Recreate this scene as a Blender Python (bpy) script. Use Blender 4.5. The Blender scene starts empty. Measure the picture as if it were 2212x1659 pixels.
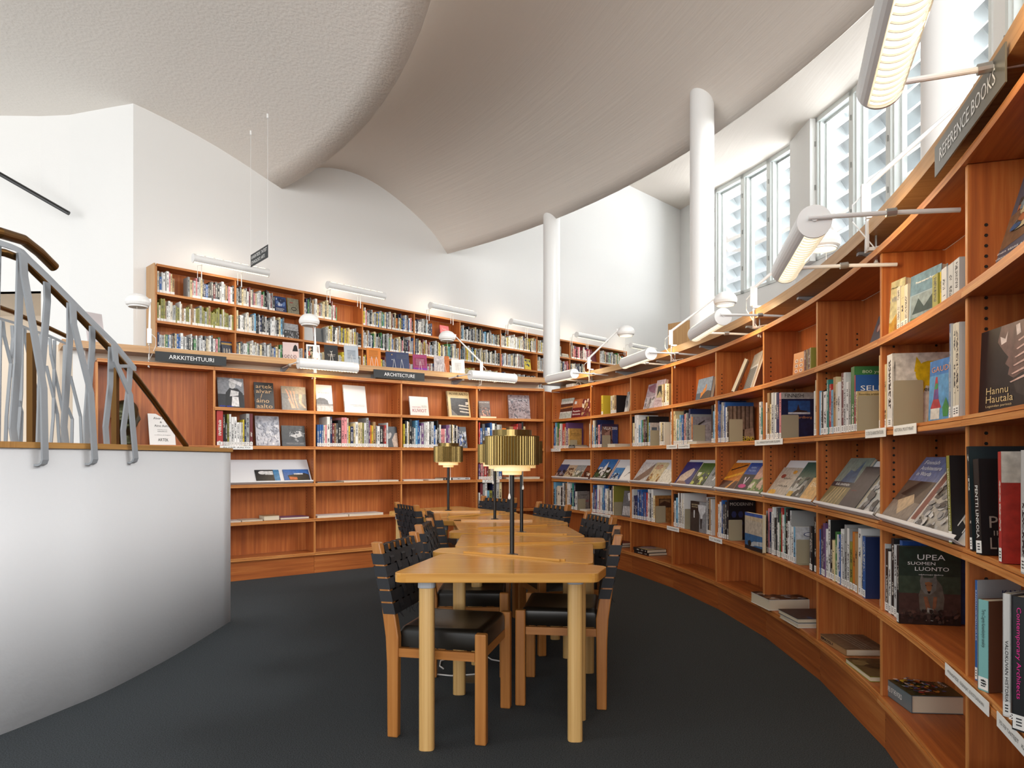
import bpy, math, random
from mathutils import Vector as V, Matrix
random.seed(7)
S = bpy.context.scene
pi = math.pi
# ---------------- camera, world, sun, area lights, exposure ----------------
F, CX, HY, EYE = 1500.0, 1106.0, 990.0, 1.17
cd = bpy.data.cameras.new('camera'); cam = bpy.data.objects.new('camera', cd); S.collection.objects.link(cam)
cam.location = (0, 0, EYE); cam.rotation_euler = (pi/2, 0, 0)
cd.sensor_width = 36; cd.lens = 36*F/2212; cd.shift_y = (HY-829.5)/2212; cd.clip_start = .05; cd.clip_end = 200
S.camera = cam
S.view_settings.view_transform = 'Standard'; S.view_settings.look = 'None'; S.view_settings.gamma = 1
S.view_settings.use_curve_mapping = False; S.view_settings.exposure = 0.0
w = bpy.data.worlds.new('sky'); S.world = w; w.use_nodes = True
w.node_tree.nodes['Background'].inputs[0].default_value = (.93, .97, 1, 1)
w.node_tree.nodes['Background'].inputs[1].default_value = 1.0
def area(loc, target, sx, sy, power, col=(1, 1, 1)):
    d = bpy.data.lights.new('daylight_and_fill', 'AREA'); d.shape = 'RECTANGLE'; d.size = sx; d.size_y = sy; d.energy = power; d.color = col
    o = bpy.data.objects.new('daylight_and_fill', d); S.collection.objects.link(o); o.location = loc
    o.rotation_euler = (V(target)-V(loc)).to_track_quat('-Z', 'Y').to_euler(); return o
# fills added behind and at right, light from the left and through louvred windows
area((2.0, -9.0, 2.8), (-.6, 7, 2.7), 15, 5.0, 1520, (1, .97, .94))  # broad fill standing in for the unseen hall behind the camera
area((4.3, -1.2, 3.7), (-2.0, 5.2, 1.3), 6, 2.2, 200, (1, .99, .98))  # added beneath the ceiling at right to even out the parapet
area((4.7, 4.3, 5.2), (-2.0, 5.0, .8), 3.4, 1.3, 290, (.97, .99, 1))  # added out of view, before solid wall, to lift the parapet's far end
area((-8.6, 1.0, 3.4), (-3, 9.2, 3.6), 5, 3.0, 200, (1, .98, .96))
area((7.3, 9.0, 6.4), (0, 8.0, 3.6), 8, 3.2, 750, (.95, .98, 1))
area((6.6, 15.6, 6.4), (0, 12.6, 4.2), 5, 3.2, 1150, (.95, .98, 1))
# ---------------- helpers ----------------
def lin(c):
    if isinstance(c, str): c = [int(c[i:i+2], 16)/255 for i in (0, 2, 4)]
    return tuple((x/12.92 if x <= .04045 else ((x+.055)/1.055)**2.4) for x in c)
def P(x, y, Y): return V(((x-CX)/F*Y, Y, EYE+(HY-y)/F*Y))          # a point at distance Y
def PZ(x, y, z):                                                  # a point at height z
    return P(x, y, (z-EYE)*F/(HY-y))
def G(x, y): return PZ(x, y, 0)
MATS = {}
def mat(name, col=(.8, .8, .8), rough=.5, metal=0, emit=None, es=0, fn=None, spec=.5):
    if name in MATS: return MATS[name]
    m = bpy.data.materials.new(name); m.use_nodes = True; nt = m.node_tree; b = nt.nodes['Principled BSDF']
    b.inputs['Base Color'].default_value = (*lin(col), 1); b.inputs['Roughness'].default_value = rough
    b.inputs['Metallic'].default_value = metal; b.inputs['Specular IOR Level'].default_value = spec
    if emit: b.inputs['Emission Color'].default_value = (*lin(emit), 1); b.inputs['Emission Strength'].default_value = es
    if fn: fn(nt, b)
    MATS[name] = m; return m
def N(nt, t, **k):
    n = nt.nodes.new(t)
    for a, v in k.items():
        if a[0] == '_': n.inputs[int(a[1:])].default_value = v
        else: setattr(n, a, v)
    return n
def L(nt, a, b): nt.links.new(a, b)
def ramp(nt, stops):
    r = nt.nodes.new('ShaderNodeValToRGB'); e = r.color_ramp.elements
    while len(e) < len(stops): e.new(.5)
    for i, (p, c) in enumerate(stops): e[i].position = p; e[i].color = (*lin(c), 1)
    return r
def uvmap(nt, sx, sy):
    u = nt.nodes.new('ShaderNodeTexCoord'); m = nt.nodes.new('ShaderNodeMapping'); m.inputs['Scale'].default_value = (sx, sy, 1)
    L(nt, u.outputs['UV'], m.inputs[0]); return m.outputs[0]
def woodfn(c0, c1, c2, su=1.3, sv=38, bump=.02, ring=0):
    def fn(nt, b):
        v = uvmap(nt, su, sv)
        n = N(nt, 'ShaderNodeTexNoise'); n.inputs['Scale'].default_value = 1; n.inputs['Detail'].default_value = 5; n.inputs['Roughness'].default_value = .65
        L(nt, v, n.inputs['Vector'])
        v2 = uvmap(nt, .9, 2.2); n2 = N(nt, 'ShaderNodeTexNoise'); n2.inputs['Scale'].default_value = 1; n2.inputs['Detail'].default_value = 2; L(nt, v2, n2.inputs['Vector'])
        mx = N(nt, 'ShaderNodeMath', operation='MULTIPLY_ADD'); mx.inputs[1].default_value = .7
        m2 = N(nt, 'ShaderNodeMath', operation='MULTIPLY'); m2.inputs[1].default_value = .3
        L(nt, n.outputs[0], mx.inputs[0]); L(nt, n2.outputs[0], m2.inputs[0]); L(nt, m2.outputs[0], mx.inputs[2])
        r = ramp(nt, [(.32, c0), (.5, c1), (.68, c2)]); L(nt, mx.outputs[0], r.inputs[0]); L(nt, r.outputs[0], b.inputs['Base Color'])
        bp = N(nt, 'ShaderNodeBump'); bp.inputs['Strength'].default_value = .12; bp.inputs['Distance'].default_value = .002
        L(nt, n.outputs[0], bp.inputs['Height']); L(nt, bp.outputs[0], b.inputs['Normal'])
    return fn
def noisebump(scale, dist, strength=.5, stretch=None, col=None, detail=4):
    def fn(nt, b):
        t = nt.nodes.new('ShaderNodeTexCoord'); src = t.outputs['Object']
        if stretch:
            m = nt.nodes.new('ShaderNodeMapping'); m.inputs['Scale'].default_value = stretch[:3]; m.inputs['Rotation'].default_value[2] = stretch[3]
            L(nt, src, m.inputs[0]); src = m.outputs[0]
        n = N(nt, 'ShaderNodeTexNoise'); n.inputs['Scale'].default_value = scale; n.inputs['Detail'].default_value = detail; L(nt, src, n.inputs['Vector'])
        bp = N(nt, 'ShaderNodeBump'); bp.inputs['Strength'].default_value = strength; bp.inputs['Distance'].default_value = dist
        L(nt, n.outputs[0], bp.inputs['Height']); L(nt, bp.outputs[0], b.inputs['Normal'])
        if col:
            r = ramp(nt, [(.3, col[0]), (.7, col[1])]); L(nt, n.outputs[0], r.inputs[0]); L(nt, r.outputs[0], b.inputs['Base Color'])
    return fn
def colfn(ink=False, photo=0):
    def fn(nt, b):
        a = N(nt, 'ShaderNodeAttribute', attribute_name='Col'); out = a.outputs['Color']
        if photo:
            t = nt.nodes.new('ShaderNodeTexCoord'); n = N(nt, 'ShaderNodeTexNoise'); n.inputs['Scale'].default_value = 45; n.inputs['Detail'].default_value = 6
            L(nt, t.outputs['Object'], n.inputs['Vector']); r = ramp(nt, [(.3, (.78, .78, .78)), (.7, (1, 1, 1))]); L(nt, n.outputs[0], r.inputs[0])
            x = N(nt, 'ShaderNodeMix', data_type='RGBA', blend_type='MULTIPLY'); x.inputs[0].default_value = photo
            L(nt, out, x.inputs[6]); L(nt, r.outputs[0], x.inputs[7]); out = x.outputs[2]
        if ink:   # printed strokes of a spine title: cells along the spine, dark on light covers, light on dark ones
            u = nt.nodes.new('ShaderNodeTexCoord'); sp = N(nt, 'ShaderNodeSeparateXYZ'); L(nt, u.outputs['UV'], sp.inputs[0])
            def M(op, x, y=None, z=None):
                m = N(nt, 'ShaderNodeMath', operation=op)
                for i, q in enumerate((x, y, z)):
                    if q is None: continue
                    if isinstance(q, (int, float)): m.inputs[i].default_value = q
                    else: L(nt, q, m.inputs[i])
                return m.outputs[0]
            U, W = sp.outputs[0], sp.outputs[1]; fr = M('FRACT', W); idn = M('FLOOR', W)
            cells = M('FLOOR', M('MULTIPLY', W, 62.0)); cu = M('FLOOR', M('MULTIPLY', U, 7.0))
            cb = N(nt, 'ShaderNodeCombineXYZ'); L(nt, cells, cb.inputs[0]); L(nt, cu, cb.inputs[1])
            wn = N(nt, 'ShaderNodeTexWhiteNoise', noise_dimensions='2D'); L(nt, cb.outputs[0], wn.inputs[0])
            cb2 = N(nt, 'ShaderNodeCombineXYZ'); L(nt, M('FLOOR', M('MULTIPLY', W, 7.0)), cb2.inputs[0])
            wn2 = N(nt, 'ShaderNodeTexWhiteNoise', noise_dimensions='2D'); L(nt, cb2.outputs[0], wn2.inputs[0])
            k = M('MULTIPLY', M('GREATER_THAN', wn.outputs[0], .42), M('GREATER_THAN', wn2.outputs[0], .38))
            k = M('MULTIPLY', k, M('MULTIPLY', M('GREATER_THAN', U, .28), M('LESS_THAN', U, .72)))
            k = M('MULTIPLY', k, M('MULTIPLY', M('GREATER_THAN', fr, .26), M('LESS_THAN', fr, .92)))
            bw = N(nt, 'ShaderNodeRGBToBW'); L(nt, a.outputs['Color'], bw.inputs[0]); dk = M('LESS_THAN', bw.outputs[0], .2)
            ic = N(nt, 'ShaderNodeMix', data_type='RGBA'); ic.inputs[6].default_value = (.02, .02, .025, 1); ic.inputs[7].default_value = (.6, .58, .52, 1); L(nt, dk, ic.inputs[0])
            x = N(nt, 'ShaderNodeMix', data_type='RGBA'); L(nt, k, x.inputs[0]); L(nt, out, x.inputs[6]); L(nt, ic.outputs[2], x.inputs[7]); out = x.outputs[2]
        L(nt, out, b.inputs['Base Color'])
    return fn
WOOD = mat('shelf_wood', rough=.42, fn=woodfn('8C4821', 'AD5F2B', 'C87E41'))
EDGE = mat('shelf_edge_wood', rough=.45, fn=woodfn('9A5222', 'C47E40', 'E2A868', 2.0, 90))
LEDGE = mat('ledge_wood', rough=.35, fn=woodfn('A87B4A', 'BD9160', 'CFA873', 1.5, 60))
TABLE = mat('table_wood', rough=.16, fn=woodfn('BC843C', 'CE974B', 'DCA85C', 1.2, 45))
LEGW = mat('leg_wood', rough=.4, fn=woodfn('C0965A', 'D2A969', 'DDB87A', 1.2, 60))
CHAIRW = mat('chair_wood', rough=.35, fn=woodfn('965C28', 'AA6F35', 'BA8043', 1.5, 50))
WALL = mat('white_plaster', 'EBEBE9', .8, fn=noisebump(60, .003, .25))
CEIL1 = mat('rough_plaster', 'EBE5DD', .9, fn=noisebump(28, .012, .5))
def boardfn(nt, b):
    v = uvmap(nt, .35, 9); n = N(nt, 'ShaderNodeTexNoise'); n.inputs['Scale'].default_value = 1; n.inputs['Detail'].default_value = 6; n.inputs['Roughness'].default_value = .7; L(nt, v, n.inputs['Vector'])
    bp = N(nt, 'ShaderNodeBump'); bp.inputs['Strength'].default_value = .5; bp.inputs['Distance'].default_value = .012; L(nt, n.outputs[0], bp.inputs['Height']); L(nt, bp.outputs[0], b.inputs['Normal'])
CEIL2 = mat('board_marked_concrete', 'E6DDD3', .85, fn=boardfn)
BEIGE = mat('beige_plaster', 'E2D3C0', .85)
WMET = mat('white_enamel', 'ECECEA', .3)
CARPET = mat('dark_carpet', rough=.95, spec=.1, fn=noisebump(210, .004, .8, None, ('2F3336', '545A5E'), 3))
BLACKM = mat('black_metal', '141414', .35)
BRASS = mat('brass', '7F6D44', .27, 1.0)
STEEL = mat('grey_paint', '8B9095', .45)
WEB = mat('black_webbing', '202227', .7, fn=noisebump(400, .001, .6))
LEATHER = mat('black_leather', '15130F', .32)
CHROME = mat('galvanised_metal', 'A9A9A6', .35, .8)
GREYP = mat('grey_plastic', 'A9AEB4', .5)
COVER = mat('book_cover', rough=.38, fn=colfn())
SPINE = mat('book_spine', rough=.38, fn=colfn(True))
PHOTO = mat('printed_photo', rough=.35, fn=colfn(False, 1.0))
PAGES = mat('book_pages', 'D8CDB6', .8, fn=noisebump(500, .001, .5))
STICK = mat('white_paper', 'EDEDEA', .6)
DARKHOLE = mat('dark_hole', '120C08', .8)
SIGN = mat('sign_panel', '2C3032', .6)
INKW = mat('white_lettering', 'F4F4F2', .5)
INKK = mat('black_lettering', '18181A', .5)
BENDM = mat('bookend_metal', 'A39B83', .4)
TRAY = mat('tray_metal', 'D9D9DC', .35)
def glassfn(nt, b):
    t = N(nt, 'ShaderNodeBsdfTransparent'); g = N(nt, 'ShaderNodeBsdfGlossy'); g.inputs['Roughness'].default_value = .02
    x = N(nt, 'ShaderNodeMixShader'); x.inputs[0].default_value = .06
    L(nt, t.outputs[0], x.inputs[1]); L(nt, g.outputs[0], x.inputs[2]); L(nt, x.outputs[0], nt.nodes['Material Output'].inputs['Surface'])
GLASSM = mat('window_glass', fn=glassfn)
LITE = mat('lit_diffuser', 'FFF3D8', .5, 0, 'FFF0CC', 2.2)
LITEW = mat('lit_brass_lamp', 'FFF3D8', .5, 0, 'FFCF78', .42)
COLBW = dict(w='E4E4E2', W='D9D2C0', g='9A9C9B', G='4E5256', k='1E1F22', n='1E2C55', b='2B5C9E', B='6FA8CB', t='2B8079', e='3F7D45', r='B2332F', m='6B2A30',
             p='D98C92', o='CF7A2C', y='D3BE3A', c='DCCB9E', d='A3825A', v='6A4A78', l='8C8A3C', s='C3C6C8')
CNAME = dict(w='white', W='off-white', g='mid grey', G='charcoal', k='black', n='navy', b='blue', B='pale blue', t='teal', e='green', r='red', m='maroon',
             p='pink', o='orange', y='yellow', c='cream', d='tan', v='purple', l='olive', s='light grey')
class MB:
    def __init__(s): s.v, s.f, s.m, s.c, s.u, s.mats, s.sm = [], [], [], [], [], [], []
    def mi(s, m):
        if m not in s.mats: s.mats.append(m)
        return s.mats.index(m)
    def face(s, pts, m, col=(.5, .5, .5), uv=None, sm=False):
        i = len(s.v); s.v += [V(p) for p in pts]; s.f.append(list(range(i, i+len(pts)))); s.m.append(s.mi(m)); s.c.append(col); s.u.append(uv); s.sm.append(sm)
    def hexa(s, q, m, col=(.5, .5, .5), faces=None):              # q: 4 bottom points then 4 top points
        for k, f in enumerate(((0, 3, 2, 1), (4, 5, 6, 7), (0, 1, 5, 4), (1, 2, 6, 5), (2, 3, 7, 6), (3, 0, 4, 7))):
            if faces is None or k in faces: s.face([q[j] for j in f], m, col)
    def obox(s, o, a, b, c, m, col=(.5, .5, .5)):                  # origin and three edge vectors
        o, a, b, c = V(o), V(a), V(b), V(c)
        q = [o, o+a, o+a+b, o+b]; q += [p+c for p in q]
        if a.cross(b).dot(c) < 0: q = [q[0], q[3], q[2], q[1], q[4], q[7], q[6], q[5]]
        s.hexa(q, m, col)
    def box(s, x0, y0, z0, x1, y1, z1, m): s.obox((x0, y0, z0), (x1-x0, 0, 0), (0, y1-y0, 0), (0, 0, z1-z0), m)
    def prism(s, poly, z0, z1, m, m2=None):
        a = sum(p[0]*q[1]-q[0]*p[1] for p, q in zip(poly, poly[1:]+poly[:1]))
        if a < 0: poly = poly[::-1]
        s.face([(p[0], p[1], z0) for p in poly[::-1]], m); s.face([(p[0], p[1], z1) for p in poly], m)
        for p, q in zip(poly, poly[1:]+poly[:1]): s.face([(p[0], p[1], z0), (q[0], q[1], z0), (q[0], q[1], z1), (p[0], p[1], z1)], m2 or m)
    def grid(s, rows, m, sm=True, closed=False, uvs=None):
        n = len(rows[0])
        for i in range(len(rows)-1):
            for j in range(n if closed else n-1):
                k = (j+1) % n; s.face([rows[i][j], rows[i][k], rows[i+1][k], rows[i+1][j]], m, uv=[(a*uvs[0], c*uvs[1]) for a, c in ((i, j), (i, j+1), (i+1, j+1), (i+1, j))] if uvs else None, sm=sm)
    def tube(s, pts, r, m, n=8, cap=True, flat=None):              # flat=(width_vec, half thickness) gives a flat bar
        pts = [V(p) for p in pts]; rows = []
        up = V((0, 0, 1))
        for i, p in enumerate(pts):
            d = (pts[min(i+1, len(pts)-1)]-pts[max(i-1, 0)]).normalized()
            a = d.cross(up if abs(d.z) < .95 else V((0, 1, 0))).normalized(); b = a.cross(d).normalized()
            rr = r[i] if isinstance(r, (list, tuple)) else r
            rows.append([p+a*rr*math.cos(2*pi*k/n)+b*rr*math.sin(2*pi*k/n) for k in range(n)])
        s.grid(rows, m, True, True)
        if cap: s.face(rows[0][::-1], m); s.face(rows[-1], m)
    def bar(s, pts, wv, tv, m):                                   # flat bar: width vector, thickness vector
        pts = [V(p) for p in pts]; wv, tv = V(wv)/2, V(tv)/2
        rows = [[p-wv-tv, p+wv-tv, p+wv+tv, p-wv+tv] for p in pts]
        s.grid(rows, m, False, True); s.face(rows[0][::-1], m); s.face(rows[-1], m)
    def lathe(s, prof, c, m, n=32, axis=None, sm=True, capend=False):
        c = V(c); ax = V(axis or (0, 0, 1)).normalized(); a = ax.orthogonal().normalized(); b = ax.cross(a)
        rows = [[c+ax*h+a*r*math.cos(2*pi*k/n)+b*r*math.sin(2*pi*k/n) for k in range(n)] for r, h in prof]
        s.grid(rows, m, sm, True)
        if capend: s.face(rows[0][::-1], m); s.face(rows[-1], m)
    def build(s, name, parent=None, org=None, bevel=0, sub=0, mer=False):
        org = V(org) if org is not None else (V(parent_org(parent)) if parent else V((0, 0, 0)))
        me = bpy.data.meshes.new(name); me.from_pydata([p-org for p in s.v], [], s.f)
        for m in s.mats: me.materials.append(m)
        me.polygons.foreach_set('material_index', s.m); me.polygons.foreach_set('use_smooth', s.sm)
        uvl = me.uv_layers.new(name='UVMap'); U = []; C = []
        allv = s.v; lo = V([min(p[i] for p in allv) for i in range(3)]); hi = V([max(p[i] for p in allv) for i in range(3)])
        off = (sum(map(ord, name)) % 97)*.37+lo.x*3.1+lo.y*1.7
        for f, uv, c in zip(s.f, s.u, s.c):
            if uv is None:
                ps = [allv[i] for i in f]; e = max(((ps[(i+1) % len(ps)]-ps[i]) for i in range(len(ps))), key=lambda q: q.length)
                nrm = V((0, 0, 0))
                for i in range(len(ps)): nrm += (ps[i]-ps[0]).cross(ps[(i+1) % len(ps)]-ps[0])
                if nrm.length < 1e-12 or e.length < 1e-9: uv = [(0, 0)]*len(ps)
                else:
                    g = getattr(s, 'grain', None) or e.normalized(); nrm.normalize(); g = V(g)
                    g = g-nrm*g.dot(nrm)
                    if g.length < .2: g = e-nrm*e.dot(nrm)
                    g.normalize(); h = nrm.cross(g); uv = [(p.dot(g)+off, p.dot(h)+off) for p in ps]
            U += [x for q in uv for x in q]; C += list((*c, 1))*len(f)
        uvl.data.foreach_set('uv', U)
        ca = me.color_attributes.new('Col', 'FLOAT_COLOR', 'CORNER'); ca.data.foreach_set('color', C)
        if mer or bevel or sub:
            import bmesh
            bm = bmesh.new(); bm.from_mesh(me); bmesh.ops.remove_doubles(bm, verts=bm.verts, dist=1e-5); bm.to_mesh(me); bm.free()
        me.update()
        o = bpy.data.objects.new(name, me); S.collection.objects.link(o)
        if parent: o.parent = parent
        else: o.location = org
        if bevel:
            b = o.modifiers.new('b', 'BEVEL'); b.width = bevel; b.segments = 2; b.limit_method = 'ANGLE'; b.angle_limit = .6
        return o
def parent_org(p):
    o = V((0, 0, 0))
    while p: o = o+V(p.location); p = p.parent
    return o
def thing(name, label, cat, loc=(0, 0, 0), group=None):
    o = bpy.data.objects.new(name, None); S.collection.objects.link(o); o.location = loc; o.empty_display_size = .05
    o['label'] = label; o['category'] = cat
    if group: o['group'] = group
    return o
def tag(o, label, cat, group=None, kind=None):
    o['label'] = label
    if cat: o['category'] = cat
    if group: o['group'] = group
    if kind: o['kind'] = kind
    return o
def struct(name, mb, label, **k):
    o = mb.build(name, **k); o['kind'] = 'structure'; o['label'] = label; o['category'] = name.split('_')[0].split('.')[0]; return o
def copy_tree(o, parent=None):
    c = o.copy(); S.collection.objects.link(c)
    if parent: c.parent = parent
    for ch in list(o.children): copy_tree(ch, c)
    return c
def text(s_, parent, o, R, U, w, h, m, name='lettering', off=.0008, ext=0):
    """Lettering of box w x h whose lower left corner is o, running along R with up direction U."""
    cu = bpy.data.curves.new('t', 'FONT'); cu.body = s_; cu.resolution_u = 2; cu.align_x = 'LEFT'
    to = bpy.data.objects.new('t', cu); S.collection.objects.link(to)
    dg = bpy.context.evaluated_depsgraph_get(); dg.update(); me = bpy.data.meshes.new_from_object(to.evaluated_get(dg))
    bpy.data.objects.remove(to); bpy.data.curves.remove(cu)
    if not me.vertices: return
    xs = [v.co.x for v in me.vertices]; ys = [v.co.y for v in me.vertices]
    x0, x1, y0, y1 = min(xs), max(xs), min(ys), max(ys); R, U = V(R).normalized(), V(U).normalized(); nn = R.cross(U)
    org = parent_org(parent)
    for v in me.vertices:
        q = V(o)+R*((v.co.x-x0)/(x1-x0)*w)+U*((v.co.y-y0)/(y1-y0)*h)+nn*off; v.co = q-org
    me.materials.clear(); me.materials.append(m); me.name = name
    t = bpy.data.objects.new(name, me); S.collection.objects.link(t); t.parent = parent; return t
# ---------------- plan geometry of the reading pit ----------------
RC = V((-6.9, 4.404, 0)); RR = 8.525
def ang(i): return math.radians(24.08-5.82*(i-1))
def arc(a, r=RR, z=0): return V((RC.x+r*math.cos(a), RC.y+r*math.sin(a), z))
def ray_arc(x, r=RR):                                            # bearing of picture column x met at radius r
    k = (x-CX)/F; A = k*k+1; B = -2*(k*RC.x+RC.y); C = RC.x**2+RC.y**2-r*r
    Y = (-B+math.sqrt(B*B-4*A*C))/2/A; return math.atan2(Y-RC.y, k*Y-RC.x)
LP = [V((-3.53, 5.905, 0)), V((-2.77, 6.47, 0)), V((-1.998, 7.05, 0)), V((-1.21, 7.64, 0)), V((-.412, 8.235, 0)), V((.40, 8.53, 0))]
SZ = [1.994, 1.621, 1.260, .887, .530, .186]                      # undersides of the six boards
TH = .030
class Arc:                                                         # a curved run of shelf front
    def at(s, x, back=.0):
        a = ray_arc(x, RR+back); return s.fr(a, back)
    def fr(s, a, back=0): return arc(a, RR+back), V((math.sin(a), -math.cos(a), 0)), V((math.cos(a), math.sin(a), 0))
class Line:
    def __init__(s, a, b): s.a, s.b = V(a), V(b); s.t = (s.b-s.a).normalized(); s.n = V((-s.t.y, s.t.x, 0))
    def at(s, x, back=0):
        k = (x-CX)/F; a = s.a+s.n*back; q = (k*a.y-a.x)/(s.t.x-k*s.t.y); return a+s.t*q, s.t, s.n
# ---------------- room shell ----------------
b = MB(); b.prism([(-9, -5), (7, -5), (7, 9.6), (-9, 9.6)], -.1, 0, CARPET); struct('floor', b, 'dark charcoal ribbed carpet')
WL = Line((-4.51, 8.61, 0), (-4.51+7.019, 8.61+7.122, 0))          # far wall behind the gallery shelves
def wl(t): return WL.a+WL.t*t
CORN = wl(-.17); FARC = wl(12.45)
def wallquad(name, pts, z0, z1, m, label, th=.1):
    b = MB()
    for p, q in zip(pts, pts[1:]):
        p, q = V(p), V(q); d = (q-p).normalized(); n = V((-d.y, d.x, 0))*th
        b.hexa([V((*x.xy, z0)) for x in (p, q, q+n, p+n)]+[V((*x.xy, z1)) for x in (p, q, q+n, p+n)], m)
    return struct(name, b, label)
wallquad('wall_far', [CORN, FARC], 1.15, 7.6, WALL, 'tall smooth white wall rising behind the gallery bookcases')
# stair wall with an opening
X93 = P(93, 700, 8.97); sw = [CORN, V((-5.65, 8.86, 0)), V((X93.x, 8.93, 0))]
wallquad('wall_stair', sw[::-1], 0, 7.0, WALL, 'bright white wall beside the staircase')
b = MB(); b.obox((X93.x, 8.93, 3.32), (-4, .25, 0), (0, .12, 0), (0, 0, 3.7), WALL); struct('wall_stair_upper', b, 'bright white wall above the opening beside the staircase')
b = MB(); b.obox((X93.x+.05, 8.93, 3.32), (-4, .25, 0), (0, 1.6, 0), (0, 0, .08), BEIGE); b.obox((X93.x+.05, 10.4, 0), (-4, .25, 0), (0, .1, 0), (0, 0, 3.32), BEIGE)
b.obox((X93.x, 8.93, 0), (0, 1.6, 0), (.08, 0, 0), (0, 0, 3.32), BEIGE); struct('wall_recess', b, 'beige recess seen behind the stair railing')
b = MB(); b.obox(P(-60, 740, 6.3).xy.to_3d(), (P(157, 740, 6.3).x-P(-60, 740, 6.3).x, 0, 0), (0, .08, 0), (0, 0, 2.2), BEIGE); struct('wall_stairwell', b, 'low beige wall lining the stairwell')
b = MB(); a0, a1 = P(157, 740, 5.98), P(184, 740, 5.98); b.obox((a0.x, 5.98, 0), (a1.x-a0.x, 0, 0), (0, .2, 0), (0, 0, 2.17), WALL); struct('wall_end', b, 'narrow white wall end beside the wooden bookcase')
# ceilings
def shell(name, rowf, m, label, a0=64, a1=-75, n=56):
    b = MB(); rows = []
    for i in range(n+1):
        a = math.radians(a0+(a1-a0)*i/n); rows.append(rowf(a))
    b.grid(rows, m, True, uvs=(.45, .16)); return struct(name, b, label, mer=True)
C2, R2, C1, R1, Z1 = V((-7.70, 3.627, 0)), 10.69, V((-9.413, 3.089, 0)), 9.149, 5.0
def interp(prof, u):
    for (a, x), (b_, y) in zip(prof, prof[1:]):
        if u <= b_: return x+(y-x)*(u-a)/(b_-a)
    return prof[-1][1]
def smooth(prof, u):                                              # Catmull-Rom
    for i in range(len(prof)-1):
        if u <= prof[i+1][0] or i == len(prof)-2:
            p0, p1, p2, p3 = prof[max(i-1, 0)], prof[i], prof[i+1], prof[min(i+2, len(prof)-1)]
            t = (u-p1[0])/(p2[0]-p1[0]); m1 = (p2[1]-p0[1])/(p2[0]-p0[0])*(p2[0]-p1[0]); m2 = (p3[1]-p1[1])/(p3[0]-p1[0])*(p2[0]-p1[0])
            return (2*t**3-3*t*t+1)*p1[1]+(t**3-2*t*t+t)*m1+(-2*t**3+3*t*t)*p2[1]+(t**3-t*t)*m2
PR2 = [(0, 5.03), (.05, 5.22), (.18, 5.46), (.32, 5.56), (.47, 5.55), (.62, 5.43), (.78, 5.22), (.9, 5.0), (1, 4.72)]
def row2(a):
    d = V((math.cos(a), math.sin(a), 0)); o = C2-C1; bb = o.dot(d); t = -bb+math.sqrt(bb*bb-o.dot(o)+R1*R1); t = min(t, R2-.6)
    return [C2+d*(t+(R2-t)*v/24)+V((0, 0, smooth(PR2, v/24))) for v in range(25)]+[C2+d*(R2+.02)+V((0, 0, 4.73)), C2+d*(R2+.06)+V((0, 0, 4.9)), C2+d*(R2+.06)+V((0, 0, 7.5))]
shell('ceiling_vault', row2, CEIL2, 'board-marked vaulted ceiling curving over the reading pit')
PR1 = [(-9, 5.3), (-5, 5.62), (-3, 5.62), (-1.94, 5.51), (-1.4, 5.42), (-.8, 5.27), (-.3, 5.1), (0, 5.0)]
def row1(a):
    d = V((math.cos(a), math.sin(a), 0))
    r = [C1+d*(R1+u)+V((0, 0, smooth(PR1, u))) for u in [-9+.3*k for k in range(30)]+[0]]
    return r+[C1+d*(R1+.01)+V((0, 0, 5.02)), C1+d*(R1+.015)+V((0, 0, 5.3))]
shell('ceiling_lower', row1, CEIL1, 'rough plastered ceiling shell with a sharp curved edge', 80, -80)
b = MB(); b.prism([(-4, -5), (9, -5), (9, 21), (-4, 21)], 7.42, 7.5, CEIL2); struct('ceiling_upper', b, 'high pale ceiling of the window lantern')
# columns
for k, (x, Y, zt) in enumerate(((1191.5, 10.4, 5.2), (1516.5, 7.35, 5.1), (2044.5, 3.87, 5.1))):
    p = P(x, 990, Y); b = MB(); b.lathe([(.125, 1.25), (.125, zt)], (p.x, Y, 0), WMET, 40)
    o = struct('column_%d' % (k+1), b, ('round white column standing in the corner of the wooden ledge', 'round white column in front of the tall louvred windows', 'round white column nearest the camera behind the curved ledge')[k], mer=True); o['category'] = 'column'
# window wall with louvred clerestory
WPTS = [FARC, V((4.73, 16.17, 0)), V((5.09, 15.29, 0)), V((5.37, 14.5, 0)), V((5.61, 13.72, 0)), V((5.60, 12.77, 0)), V((5.77, 11.78, 0)), V((5.87, 10.8, 0)), V((5.91, 9.8, 0)),
        V((5.92, 9.4, 0)), V((5.89, 8.5, 0)), V((5.88, 8.25, 0)), V((5.8, 7.35, 0)), V((5.66, 6.45, 0)), V((5.4, 5.6, 0)), V((4.9, 3.0, 0)), V((4.5, -3, 0))]
WIN = (1, 2, 3, 5, 6, 7, 9, 11, 12, 13)
wallquad('wall_window', WPTS, 1.15, 4.8, WALL, 'white wall below the louvred windows')
b = MB()
for k in range(len(WPTS)-1):
    if k in WIN: continue
    p, q = WPTS[k], WPTS[k+1]; d = (q-p).normalized(); n = V((-d.y, d.x, 0)); i = -n*.0
    if k == 4: p = p-n*.12; q = q-n*.12
    b.obox(V((*p.xy, 4.8)), q-p, n*.25, V((0, 0, 2.65)), WALL)
struct('wall_pillars', b, 'white wall piers standing between the window groups')
WFR = mat('window_frame_paint', 'DDE2E0', .45); LOUV = mat('louvre_paint', '9CA2A5', .6)
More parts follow.
